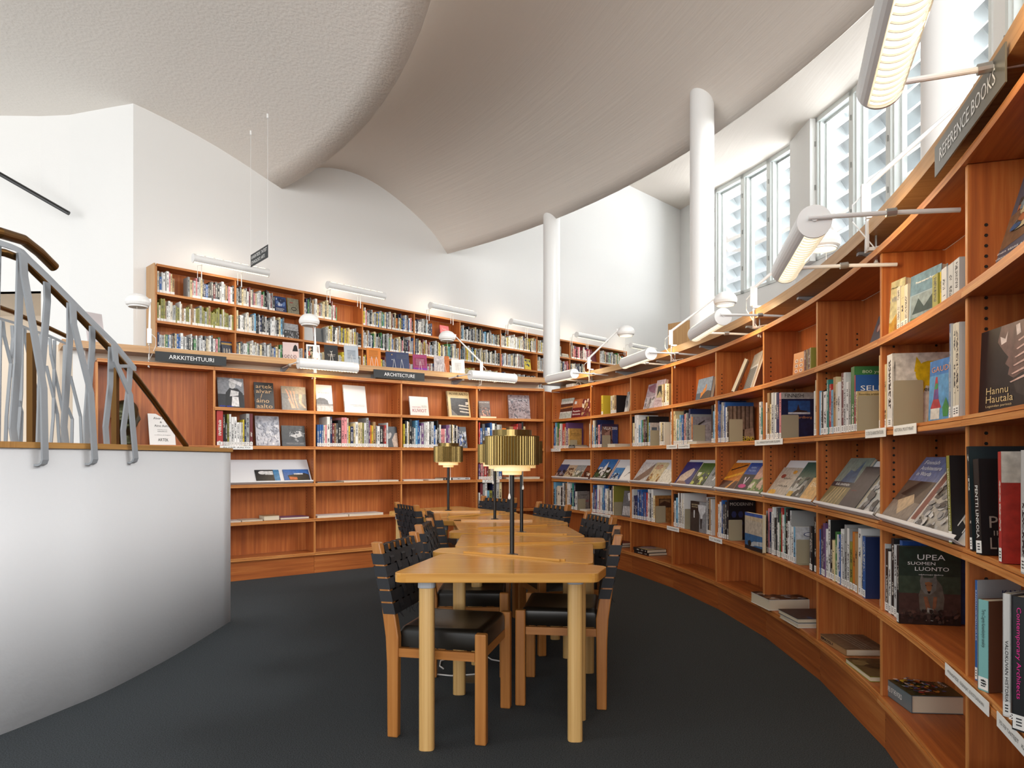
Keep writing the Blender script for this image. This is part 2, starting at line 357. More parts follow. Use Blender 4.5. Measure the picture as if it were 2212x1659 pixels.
for j, k in enumerate(WIN):
    p, q = WPTS[k], WPTS[k+1]; d = (q-p).normalized(); n = V((-d.y, d.x, 0)); Lw = (q-p).length
    n = n if n.x > 0 else -n
    r = thing('window_%d' % (j+1), '', 'window', (p.x, p.y, 4.8)); del r['category']; r['kind'] = 'structure'; r['label'] = 'tall narrow casement window in front of white sun louvres'
    z0, z1 = 4.8, 7.42; b = MB(); fw = .06
    for (u0, u1, v0, v1, n0, n1) in ((0, fw, z0, z1, -.02, .1), (Lw-fw, Lw, z0, z1, -.02, .1), (0, Lw, z0, z0+fw, -.02, .1), (0, Lw, z1-.09, z1, -.02, .1),
                                     (fw, fw+.035, z0, z1, .02, .14), (Lw-fw-.035, Lw-fw, z0, z1, .02, .14), (fw+.035, fw+.075, z0, z1, .12, .2), (0, Lw, z1-.14, z1, .1, .2)):
        b.obox(p+d*u0+n*n0+V((0, 0, v0)), d*(u1-u0), n*(n1-n0), V((0, 0, v1-v0)), WFR)
    for zz in (5.3, 6.1, 6.9): b.obox(p+d*.0+n*-.04+V((0, 0, zz)), d*.015, n*.03, V((0, 0, .09)), CHROME)
    b.build('window_frame', r)
    b = MB(); b.obox(p+d*fw+n*.1+V((0, 0, z0)), d*(Lw-2*fw), n*.004, V((0, 0, z1-z0)), GLASSM); b.build('glass', r)
    b = MB()
    for m_ in range(9):
        z = 4.62+.325*m_; a = p+n*.28+V((0, 0, z+.27)); b.obox(a-d*.03, d*(Lw+.06), n*.13+V((0, 0, -.17)), V((.01, 0, .012)), LOUV)
        for u in (.3, .8): b.obox(a+d*Lw*u+V((0, 0, -.02)), d*.016, n*.11+V((0, 0, -.15)), V((0, 0, -.022)), LOUV)
    b.build('sun_louvre', r)
# ---------------- pit bookcases ----------------
def holes(b, p, n, t, z0, z1):
    """peg holes in two rows on the face of a side panel; p = front corner, n = depth, t = outward normal"""
    for dep in (.045, .20):
        z = z0
        while z < z1:
            c = p+n*dep+t*.0006+V((0, 0, z)); r = .0052
            b.face([c+n*r*math.cos(2*pi*k/6)+V((0, 0, r*math.sin(2*pi*k/6))) for k in range(6)][::(1 if n.cross(V((0, 0, 1))).dot(t) > 0 else -1)], DARKHOLE); z += .029
def bookcase(pos, label, group, zs=SZ, depth=.25, base=0, skip=(), seg=6, hole=1, last=False, first=False, name='bookcase', plinth=True, lo=None):
    """pos(t, back) -> point; t 0..1 from left to right side"""
    r = thing(name, label, 'bookcase', (*pos(.5, depth/2).xy, base), group)
    def fr(t): n = (pos(t, .1)-pos(t, 0)).normalized(); return n, V((n.y, -n.x, 0))
    W_ = (pos(1, 0)-pos(0, 0)).length; e = .010/W_
    for k, z in enumerate(zs):
        if k in skip: continue
        b = MB(); ts = [e*1.02+(1-2.04*e)*i/seg for i in range(seg+1)]; b.grain = (pos(1, 0)-pos(0, 0)).normalized()
        def strip(f0, f1, za, zb, tt, m):
            A = [pos(t, f0) for t in tt]; B = [pos(t, f1) for t in tt]; U = V((0, 0, 1))
            for i in range(len(tt)-1):
                b.face([A[i]+U*za, A[i+1]+U*za, A[i+1]+U*zb, A[i]+U*zb], m)
                b.face([A[i]+U*zb, A[i+1]+U*zb, B[i+1]+U*zb, B[i]+U*zb], m if zb-za < .02 and f1 < .1 else WOOD)
                b.face([A[i+1]+U*za, A[i]+U*za, B[i]+U*za, B[i+1]+U*za], WOOD)
            for i, s_ in ((0, 1), (-1, 0)):
                q = [A[i]+U*za, A[i]+U*zb, B[i]+U*zb, B[i]+U*za]; b.face(q if s_ else q[::-1], m)
        tf = [.0007+(1-.0014)*i/seg for i in range(seg+1)]
        strip(.013, depth-.006, z+.001, z+TH, ts, EDGE)
        strip(.0, .0128, z, z+.017, tf, EDGE); strip(.004, .0128, z+.0195, z+TH, tf, EDGE)
        b.build('shelf', r)
    zb, zt = zs[-1]+TH+.0005, zs[0]-.0005
    for t, side in ((0, 1),)+(((1, -1),) if last else ()):
        n, tg = fr(t); p = pos(t, .0135); b = MB(); b.grain = (0, 0, 1); o_ = p-tg*.0095
        b.obox(o_+n*.004+V((0, 0, zb)), n*(depth-.019), tg*.019, V((0, 0, zt-zb)), WOOD); b.obox(o_+V((0, 0, zb)), n*.0038, tg*.019, V((0, 0, zt-zb)), EDGE)
        if hole: holes(b, p+tg*.0096*(hole if abs(hole) == 1 else 1), n, tg*(1 if hole > 0 else -1), lo or .66, 1.83)
        b.build('side_panel', r)
    b = MB(); b.grain = (0, 0, 1); ts = [i/seg for i in range(seg+1)]
    for t0, t1 in zip(ts, ts[1:]):
        A, B, C, D = pos(t0, depth-.005), pos(t1, depth-.005), pos(t1, depth+.007), pos(t0, depth+.007)
        b.hexa([V((*q.xy, zb)) for q in (A, B, C, D)]+[V((*q.xy, zt)) for q in (A, B, C, D)], WOOD)
    b.build('back_panel', r)
    if plinth:
        b = MB(); b.grain = (pos(1, 0)-pos(0, 0)).normalized()
        for t0, t1 in ((.0012, .9988),):
            A, B, C, D = pos(t0, .03), pos(t1, .03), pos(t1, .05), pos(t0, .05)
            b.hexa([V((*q.xy, base+.001)) for q in (A, B, C, D)]+[V((*q.xy, zs[-1]-.002)) for q in (A, B, C, D)], WOOD)
        for z in (.035, .12):
            c = pos(.008, .0295)+V((0, 0, base+z)); n, tg = fr(0); b.face([c+tg*.003*math.cos(a)+V((0, 0, .003*math.sin(a))) for a in [k*pi/3 for k in range(6)]], DARKHOLE)
        b.build('plinth', r)
    return r
ORD = ['first', 'second', 'third', 'fourth', 'fifth', 'sixth', 'seventh', 'eighth', 'ninth', 'tenth', 'eleventh', 'twelfth']
def arcpos(i): return lambda t, back: arc(ang(i)+(ang(i+1)-ang(i))*t, RR+back)
for i in range(10):
    bookcase(arcpos(i), 'wooden bookcase bay, %s along the curved wall counting from the far corner' % ORD[i], 'curved wall bookcases', last=(i == 9))
def linepos(a, b_):
    a, b_ = V(a), V(b_); t = (b_-a).normalized(); n = V((-t.y, t.x, 0)); return lambda u, back: a+(b_-a)*u+n*back
for i in range(5):
    bookcase(linepos(LP[i], LP[i+1]), ('wooden bookcase bay left of the others, holding the bronze head behind the stair railing', 'wooden bookcase bay with face-out books, next to the white parapet',
             'wooden bookcase bay under the left long reading lamp, second from parapet', 'wooden bookcase bay below the ARCHITECTURE sign', 'wooden bookcase bay ending at the far corner post')[i],
             'straight wall bookcases', skip=(1,) if i == 0 else (), seg=1, hole=-1, last=(i in (3, 4)))
b = MB(); b.prism([(LP[5].x+.012, LP[5].y+.02), (.478, 8.64), (.60, 8.86), (.35, 8.78)], 0, 1.994, WOOD); tag(b.build('corner_post', org=(.45, 8.7, 0)), 'tall wooden corner post where the straight and curved bookcases meet', 'corner post')
# ledge board, its bearing wall and brackets
def strip3(name, pts, d0, d1, z0, z1, m, grain=True):
    b = MB(); A = [p+n*d0 for p, n in pts]; B = [p+n*d1 for p, n in pts]
    for i in range(len(pts)-1):
        b.hexa([V((*q.xy, z0)) for q in (A[i], A[i+1], B[i+1], B[i])]+[V((*q.xy, z1)) for q in (A[i], A[i+1], B[i+1], B[i])], m, faces=(0, 1, 2, 4) if 0 < i < len(pts)-2 else None)
    return b
arcp = [(arc(math.radians(31.3-1.2*i)), V((math.cos(math.radians(31.3-1.2*i)), math.sin(math.radians(31.3-1.2*i)), 0))) for i in range(53)]
t0 = (LP[4]-LP[0]).normalized(); n0 = V((-t0.y, t0.x, 0)); t1 = (LP[5]-LP[4]).normalized(); n1 = V((-t1.y, t1.x, 0))
linp = [(LP[0]-t0*.25, n0), (LP[4], (n0+n1).normalized()), (LP[5]+t1*.03, n1)]
tag(strip3('', arcp, -.005, .40, 2.10, 2.16, LEDGE).build('ledge_board', org=(*arc(0).xy, 2.1), mer=False), 'long curved oak ledge board above the curved bookcases', 'ledge')
tag(strip3('', linp, -.005, .40, 2.10, 2.16, LEDGE).build('ledge_board', org=(*LP[2].xy, 2.1)), 'straight oak ledge board above the bookcases of the far wall', 'ledge')
struct('wall_parapet_curved', strip3('', arcp, .29, .38, 0, 2.1, BEIGE), 'beige upstand behind the curved bookcases'); struct('wall_parapet_straight', strip3('', linp, .27, .38, 0, 2.1, BEIGE), 'beige upstand behind the straight bookcases')
def bracket(p, n, t, lab):
    b = MB(); A = [p+n*.27, p+n*.03]
    b.obox(p+n*.03+V((0, 0, 2.085)), n*.24, t*.03, V((0, 0, .013)), GREYP); b.obox(p+n*.255+V((0, 0, 2.03)), n*.012, t*.03, V((0, 0, .055)), GREYP)
    q = p+t*.013; b.face([q+n*.05+V((0, 0, 2.085)), q+n*.255+V((0, 0, 2.085)), q+n*.255+V((0, 0, 2.03))], GREYP); b.face([q+t*.004+n*.05+V((0, 0, 2.085)), q+t*.004+n*.255+V((0, 0, 2.03)), q+t*.004+n*.255+V((0, 0, 2.085))], GREYP)
    o = b.build('shelf_bracket', org=p+V((0, 0, 2.03))); tag(o, lab, 'bracket', 'brackets under the ledge')
for u, lab in ((.9, 'under the ledge at the right end of the ARKKITEHTUURI sign'), (1.9, 'under the ledge beside the left long lamp'), (2.95, 'under the ledge by the ARCHITECTURE sign')): bracket(LP[1]+t0*(u-.2), n0, t0, 'small grey metal bracket '+lab)
for k in range(7):
    a = math.radians(26.5-5.82*k); bracket(arc(a), V((math.cos(a), math.sin(a), 0)), V((math.sin(a), -math.cos(a), 0)), 'small grey metal bracket under the curved ledge, %s from the far corner' % ORD[k])
# gallery floor round the pit
b = MB(); inner = [p+n*.38 for p, n in linp]+[p+n*.38 for p, n in arcp]; outer = []
ex = [CORN, wl(1), wl(4), wl(8), FARC]+WPTS[1:]
m_ = len(inner)
for i, p in enumerate(inner): outer.append(ex[min(int(i/(m_-1)*(len(ex)-1)+.5), len(ex)-1)])
for i in range(m_-1): b.face([V((*q.xy, 1.25)) for q in (inner[i], inner[i+1], outer[i+1], outer[i])], CARPET)
struct('floor_gallery', b, 'carpeted gallery floor around the reading pit')
# gallery bookcases
GZ = [3.50-.344*k for k in range(7)]; gt = WL.t; gn = WL.n; G0 = V((-4.30, 8.40, 0))
for i in range(10):
    a = G0+gt*.975*i
    bookcase(linepos(a, a+gt*.975), 'tall wooden gallery bookcase bay, %s from the left end of the upper row' % ORD[i], 'gallery bookcases', zs=GZ, depth=.26, base=1.25, seg=1, hole=0, last=(i == 9), skip=())
b = MB(); b.grain = (0, 0, 1); b.obox(G0-gt*.03+gn*.0+V((0, 0, 1.26)), gt*.018, gn*.27, V((0, 0, 2.27)), LEDGE); tag(b.build('end_panel', org=G0+V((0, 0, 1.25))), 'pale wooden end panel at left end of the gallery bookcases', 'end panel')
# radial bookcase end under the windows
a, c = P(1443, 697, 12.1), P(1491, 686, 11.75); a.z = c.z = 0
def rp(u, back): return a+(c-a)*0+(c-a).normalized().cross(V((0, 0, 1)))*-(u*1.8)+(c-a).normalized()*back
b = MB(); b.grain = (0, 0, 1); d = (c-a); nn = V((-d.y, d.x, 0)).normalized(); Zt = 3.53
b.obox(V((a.x, a.y, 1.25)), d, nn*.03, V((0, 0, 2.26)), LEDGE); r = thing('bookcase', 'freestanding wooden bookcase end beneath the windows behind the curved ledge', 'bookcase', (a.x, a.y, 1.25)); b.build('side_panel', r)
b = MB(); 
for k in range(7): b.obox(V((a.x, a.y, 1.4+.344*k))+nn*.03, d, nn*1.8, V((0, 0, .025)), WOOD)
b.obox(V((a.x, a.y, 1.25))+nn*.03+d*.98, d*.02, nn*1.8, V((0, 0, 2.24)), WOOD); b.build('shelf', r)
# white curved parapet of the stair with its oak cap
PF = [(-2.42, 2.15), (-2.30, 2.5), (-2.20, 2.82), (-2.164, 2.935), (-2.138, 3.026), (-2.09, 3.226), (-2.04, 3.46), (-2.012, 3.82), (-2.002, 4.25), (-2.02, 4.985)]
PF = [V((*p, 0)) for p in PF]
def pfn(i):
    d = (PF[min(i+1, len(PF)-1)]-PF[max(i-1, 0)]).normalized(); return V((-d.y, d.x, 0))
pp = [(PF[i], pfn(i)) for i in range(len(PF))]
b = MB()
def ribbon(pp, d0, d1, z0, z1, m):
    b = MB(); rows = [[V((*(p+n*d0).xy, z0)), V((*(p+n*d0).xy, z1)), V((*(p+n*d1).xy, z1)), V((*(p+n*d1).xy, z0))] for p, n in pp]
    for i in range(len(rows)-1):
        for j in range(4):
            k = (j+1) % 4; b.face([rows[i][j], rows[i+1][j], rows[i+1][k], rows[i][k]], m, sm=j in (0, 2))
    b.face(rows[0], m); b.face(rows[-1][::-1], m); return b
fine = []
for i in range(len(PF)-1):
    for k in range(4):
        t = k/4; p0, p1, p2, p3 = PF[max(i-1, 0)], PF[i], PF[i+1], PF[min(i+2, len(PF)-1)]
        q = .5*((2*p1)+(p2-p0)*t+(2*p0-5*p1+4*p2-p3)*t*t+(-p0+3*p1-3*p2+p3)*t**3); fine.append(q)
fine.append(PF[-1]); FN = []
for i in range(len(fine)):
    d = (fine[min(i+1, len(fine)-1)]-fine[max(i-1, 0)]).normalized(); FN.append((fine[i], V((-d.y, d.x, 0))))
struct('wall_stair_parapet', ribbon(FN, 0, .14, 0, 1.215, mat('white_paint', 'D0D2D5', .55, fn=noisebump(25, .004, .25))), 'low white curved parapet wall beside the stair', mer=True)
FN2 = FN[:-1]+[(FN[-1][0]+V((0, .012, 0)), FN[-1][1])]
tag(ribbon(FN2, -.012, .16, 1.2155, 1.242, mat('oak_cap', rough=.4, fn=woodfn('8C6230', 'A27740', 'B58A4E', 1.2, 60))).build('parapet_cap', org=(*PF[5].xy, 1.2155)), 'narrow oak cap board on the low white stair parapet', 'cap board')
# ---------------- tables ----------------
def roundpoly(pts, r, n=5):
    out = []
    for i, p in enumerate(pts):
        p = V(p); a = (V(pts[i-1])-p).normalized(); c = (V(pts[(i+1) % len(pts)])-p).normalized()
        h = math.acos(max(-1, min(1, a.dot(c))))/2; d = min(r/math.tan(h), .45*(V(pts[i-1])-p).length, .45*(V(pts[(i+1) % len(pts)])-p).length); A, C = p+a*d, p+c*d
        for k in range(n+1):
            t = k/n; out.append((1-t)**2*A+2*t*(1-t)*p+t*t*C)
    return out
TT = .725
TABS = [  # corners of each wedge table in plan, then its leg positions
 ([(-.468, 2.68), (.33, 2.68), (.395, 2.87), (-.325, 3.262)], [(-.343, 2.80), (.262, 2.887)], 'nearest wedge table, its wide straight edge facing the camera'),
 ([(-.385, 3.31), (.343, 2.925), (.425, 3.64), (-.36, 3.45)], [(-.262, 3.455), (.30, 3.12), (.34, 3.5)], 'second wedge table from the front, its wide end towards the curved shelves'),
 ([(-.29, 3.485), (.50, 3.69), (.515, 3.885), (-.296, 4.09)], [(-.2, 3.95), (.417, 3.80)], 'third wedge table from the front, behind the nearest brass lamp'),
 ([(-.385, 4.17), (.424, 3.95), (.355, 4.63), (-.375, 4.30)], [(-.30, 4.23), (.33, 4.08), (.28, 4.5)], 'fourth wedge table from the front, carrying the second brass lamp'),
 ([(-.33, 4.31), (.378, 4.68), (.39, 4.86), (-.43, 5.03)], [(-.25, 4.43), (-.33, 4.92), (.32, 4.78)], 'fifth wedge table from the front, in the middle of the row'),
 ([(-.60, 4.97), (.388, 4.885), (.09, 5.60), (-.60, 5.13)], [(-.50, 5.05), (.30, 4.98), (.06, 5.45)], 'sixth wedge table from the front, carrying the third brass lamp'),
 ([(-.63, 5.17), (.05, 5.63), (.03, 5.755), (-.86, 5.77)], [(-.57, 5.28), (-.76, 5.68), (-.05, 5.70)], 'seventh wedge table from the front, narrow end near the curved shelves'),
 ([(-1.035, 5.79), (-.02, 5.775), (-.50, 6.47), (-1.0, 6.02)], [(-.96, 5.93), (-.12, 5.86), (-.50, 6.33)], 'farthest wedge table, under the farthest brass lamp')]
for poly, legs, lab in TABS:
    cx = sum(p[0] for p in poly)/4; cy = sum(p[1] for p in poly)/4
    r = thing('table', 'pale wooden '+lab, 'table', (cx, cy, 0), 'wedge-shaped reading tables set in a zigzag row')
    b = MB(); b.grain = ((V(poly[1])-V(poly[0])).normalized()).to_3d(); b.prism([tuple(p) for p in roundpoly([V(p) for p in poly], .045)], TT-.036, TT, TABLE, TABLE); b.build('tabletop', r, mer=True, bevel=.0025)
    for (x, y) in legs:
        b = MB(); b.grain = (0, 0, 1); sq = [V((x+sx*.031, y+sy*.031)) for sx, sy in ((-1, -1), (1, -1), (1, 1), (-1, 1))]
        b.prism([tuple(p) for p in roundpoly(sq, .024, 4)], .001, TT-.075, LEGW); l = b.build('leg', r, mer=True)
        sq = [V((x+sx*.035, y+sy*.035)) for sx, sy in ((-1, -1), (1, -1), (1, 1), (-1, 1))]
        b = MB(); b.prism([tuple(p) for p in roundpoly(sq, .024, 4)], TT-.0748, TT-.0365, GREYP); b.build('leg_collar', l, org=parent_org(r), bevel=.004, mer=True)
def lipstrip(p, q, lab):
    b = MB(); p, q = V((*p, TT+.0003)), V((*q, TT+.0003)); d = (q-p).normalized(); n = V((-d.y, d.x, 0)); b.grain = d
    for s_ in (-.011, .001):
        b.obox(p+n*s_+d*(0 if s_ < 0 else .02), (q-p), n*.0095, V((0, 0, .010)), TABLE)
    tag(b.build('book_rest', org=p, mer=False), lab, 'book rest', 'thin wooden book rests on the table joints')
def pz(x, y): q = PZ(x, y, TT); return (q.x, q.y)
def z4(x, y): return (820+x/4.096, 1050+y/4.096)
for (a, c, lab) in (((752, 592), (1600, 665), 'across the nearest table, in front of the nearest brass lamp'), ((862, 523), (1680, 503), 'on the joint just behind the nearest brass lamp'), ((905, 415), (1625, 436), 'at the foot of the second brass lamp'),
                    ((868, 378), (1460, 352), 'on the joint behind the second brass lamp'), ((722, 308), (1328, 310), 'at the foot of the third brass lamp'), ((605, 277), (1040, 246), 'on the joint behind the third brass lamp'), ((385, 230), (866, 229), 'at the foot of the farthest brass lamp')):
    lipstrip(pz(*z4(*a)), pz(*z4(*c)), 'thin raised wooden strip '+lab)
# ---------------- chairs ----------------
def make_chair():
    r = thing('chair', '', 'chair')
    for sy in (1, -1):
        y = sy*.215; b = MB(); b.grain = (0, 0, 1)
        b.obox((.172, y-.019, .001), (.048, 0, 0), (0, .038, 0), (0, 0, .452), CHAIRW); b.build('leg', r, mer=True, bevel=.006)
        b = MB(); b.grain = (0, 0, 1); prof = [(-.186, .001, .046), (-.186, .30, .050), (-.188, .42, .058), (-.200, .50, .056), (-.222, .62, .046), (-.264, .815, .040)]
        rows = [[V((x-w_/2, y-.019, z)), V((x+w_/2, y-.019, z)), V((x+w_/2, y+.019, z)), V((x-w_/2, y+.019, z))] for x, z, w_ in prof]
        b.grid(rows, CHAIRW, False, True); b.face(rows[0][::-1], CHAIRW); b.face(rows[-1], CHAIRW); b.build('leg', r, mer=True, bevel=.005)
    b = MB(); n = 10
    def zt(u, v): return .462-.020*math.sin(pi*min(max(u, 0), 1))*math.sin(pi*v)-.004*abs(u-.5)
    U_ = [0, .02, .06]+[.1+.8*i/n for i in range(n+1)]+[.94, .98, 1]
    def ed(u): return 0 if .06 <= u <= .94 else (.006 if u in (.02, .98) else .02)
    rows = [[V((-.17+.365*u if not .0 else 0, -.196+.392*v, zt(u, v)-ed(u)-ed(v))) for v in U_] for u in U_]
    b.grid(rows, LEATHER, True)
    ring = [rows[0][i] for i in range(len(U_))]+[rows[i][-1] for i in range(1, len(U_))]+[rows[-1][i] for i in range(len(U_)-2, -1, -1)]+[rows[i][0] for i in range(len(U_)-2, 0, -1)]
    low = [V((p.x, p.y, .375)) for p in ring]; b.grid([low, ring], LEATHER, True, True); b.face(low, LEATHER)
    b.build('seat', r, mer=True)
    b = MB(); b.grain = (0, 1, 0); b.obox((.176, -.195, .335), (.02, 0, 0), (0, .39, 0), (0, 0, .039), CHAIRW); b.build('front_rail', r)
    b = MB(); b.grain = (0, 1, 0); b.obox((-.196, -.195, .335), (.02, 0, 0), (0, .39, 0), (0, 0, .045), CHAIRW); b.build('back_rail', r)
    for sy in (1, -1):
        b = MB(); b.grain = (1, 0, 0); b.obox((-.16, sy*.215-.01, .338), (.33, 0, 0), (0, .02, 0), (0, 0, .036), CHAIRW); b.build('side_rail', r)
    def bx(z): return -.216-(z-.60)*.225
    for z in (.786, .535):
        b = MB(); b.grain = (0, 1, 0); b.obox((bx(z)-.010, -.195, z-.012), (.02, 0, 0), (0, .39, 0), (0, 0, .024), CHAIRW); b.build('crossbar', r)
    b = MB(); hz = [.540+.0515*k for k in range(5)]
    for k, z in enumerate(hz):                                      # straps round the posts
        h = .0225; xs = (bx(z)-.027, bx(z)+.027)
        for x, s_ in ((xs[0], -1), (xs[1], 1)):
            sag = .002*s_
            rows = [[V((x-.225*dz+(0 if abs(yy) > .19 else sag*.5), yy, z+dz)) for yy in (-.237, -.19, -.12, -.04, .04, .12, .19, .237)] for dz in (-h, h)]
            b.grid(rows if s_ < 0 else rows[::-1], WEB, False)
            rows2 = [[p-V((.0015*s_, 0, 0)) for p in q] for q in rows]; b.grid(rows2[::-1] if s_ < 0 else rows2, WEB, False)
        for yy in (-.237, .237): b.face([V((xs[0]+.225*h, yy, z-h)), V((xs[1]+.225*h, yy, z-h)), V((xs[1]-.225*h, yy, z+h)), V((xs[0]-.225*h, yy, z+h))], WEB)
    b.build('woven_strap', r)
    b = MB()
    for j in range(6):                                              # upright straps woven through them
        y0 = -.158+.0632*j; zs_ = [.522]+[.540+.0515*(k/2) for k in range(9)]+[.772, .80]
        for s_ in (-1, 1):
            def off(z, i):
                k = (z-.540)/.0515; ph = math.cos(pi*(k+j)); return (.0285+.0045*ph) if z < .765 else .0135
            rows = [[V((bx(z)+s_*off(z, j), yy, z)) for yy in (y0-.020, y0+.020)] for z in zs_]
            b.grid(rows if s_ > 0 else rows[::-1], WEB, False)
        b.face([V((bx(.8)-.0135, y0-.020, .8)), V((bx(.8)+.0135, y0-.020, .8)), V((bx(.8)+.0135, y0+.020, .8)), V((bx(.8)-.0135, y0+.020, .8))], WEB)
    b.build('woven_strap', r)
    return r
CH = [  # seat centre from back-post foot, yaw
 ((-.449, 3.135), -13.0, 'nearest chair on the left of the tables'), ((.449, 3.455), 172, 'nearest chair on the right of the tables'),
 ((-.42, 3.93), -1, 'second chair on the left, half behind the nearest left chair'), ((-.47, 4.74), 15, 'third chair on the left, behind the second left one'),
 ((-.765, 5.50), 29, 'farthest chair on the left, showing its whole woven back'), ((.49, 4.42), 195, 'second chair on the right, behind the nearest right chair'),
 ((.26, 5.47), 209, 'third chair on the right side of the tables'), ((-.18, 6.36), 222, 'farthest chair at the back end of the tables')]
proto = make_chair()
for i, ((x, y), yaw, lab) in enumerate(CH):
    o = proto if i == 0 else copy_tree(proto); o['label'] = 'webbed wooden chair, '+lab; o['group'] = 'webbed reading chairs round the tables'
    a = math.radians(yaw); d = V((math.cos(a), math.sin(a), 0)); c = V((x, y, 0))+d*.186; o.location = c; o.rotation_euler = (0, 0, a)
    if i < 2:
        b = MB(); rnd = random.Random(3+i)
        for k in range(16):
            yy = rnd.uniform(-.17, .17); p = V((-.205+rnd.uniform(-.02, .02), yy, .53)); q = [p]
            for m_ in range(4): q.append(q[-1]+V((rnd.uniform(-.012, .012), rnd.uniform(-.012, .012), -rnd.uniform(.008, .022))))
            b.tube(q, .0011, WEB, 4)
        t = b.build('frayed_thread', o, org=(0, 0, 0)); t['kind'] = 'stuff'
# ---------------- brass table lamps ----------------
def make_brass():
    r = thing('table_lamp', '', 'table lamp'); z0 = TT+.0005
    b = MB(); b.lathe([(0, 0), (.028, 0), (.028, .006), (.012, .008), (.0105, .012), (.0105, .40), (0, .40)], (0, 0, z0), BLACKM, 24); b.build('pole', r)
    b = MB(); n = 60; zb, zt_ = 1.14-TT, 1.268-TT
    for k in range(n):                                              # curved brass lamellae, concave side in
        a0 = 2*pi*k/n; pts = []
        for t in (-.47, -.235, 0, .235, .47):
            a = a0+2*pi/n*t; rr = .1195+.0050*math.cos(t/.47*pi/2); pts.append(V((rr*math.cos(a), rr*math.sin(a), 0)))
        rows = [[V((p.x, p.y, z0+zb)) for p in pts], [V((p.x, p.y, z0+zt_)) for p in pts]]; b.grid(rows, BRASS, True)
        rows = [[V((p.x*.985, p.y*.985, z0+zb)) for p in pts], [V((p.x*.985, p.y*.985, z0+zt_)) for p in pts]]; b.grid(rows[::-1], BRASS, True)
    b.lathe([(.085, zt_), (.125, zt_), (.125, zt_+.003), (.085, zt_+.003)], (0, 0, z0), BRASS, 48, sm=False)
    b.lathe([(.090, zb-.001), (.118, zb-.001), (.118, zb+.002), (.090, zb+.002)], (0, 0, z0), BRASS, 48, sm=False); b.build('shade', r)
    b = MB(); b.lathe([(.088, zt_+.003), (.090, zt_+.003), (.090, zt_+.030), (.086, zt_+.030), (.086, zt_+.010)], (0, 0, z0), BRASS, 48); b.build('top_drum', r)
    b = MB(); b.lathe([(.100, zb+.004), (.100, zt_-.004)], (0, 0, z0), LITEW, 32); b.lathe([(.106, zb-.002), (.106, zb-.006), (.084, zb-.006), (.084, zb-.028), (.074, zb-.028), (.070, zb-.005)], (0, 0, z0), LITEW, 48, sm=False)
    b.lathe([(.046, zb-.01), (.044, zb-.046), (.012, zb-.046)], (0, 0, z0), LITEW, 40, sm=False); b.build('diffuser', r)
    b = MB(); b.tube([(-.012, -.03, z0+zb-.03), (-.012, -.031, z0+zb-.135)], .0013, STICK, 5); b.lathe([(0, 0), (.005, .004), (.0062, .010), (.003, .026), (0, .03)], (-.012, -.031, z0+zb-.158), STICK, 10); b.build('pull_cord', r)
    return r
lp = make_brass()
for i, (x, y, yw, lab) in enumerate(((0, 3.178, 0, 'large in view, nearest on the tables'), (.057, 4.138, 35, 'second from the front, mostly hidden behind the nearest'), (-.125, 5.038, 0, 'third from the front, peeping out on the left'), (-.541, 5.897, 60, 'farthest on the tables, standing apart to the left'))):
    o = lp if i == 0 else copy_tree(lp); o.location = (x, y, 0); o.rotation_euler = (0, 0, math.radians(yw)); o['label'] = 'brass table lamp on thin black pole, '+lab; o['group'] = 'brass table lamps with ribbed shades'
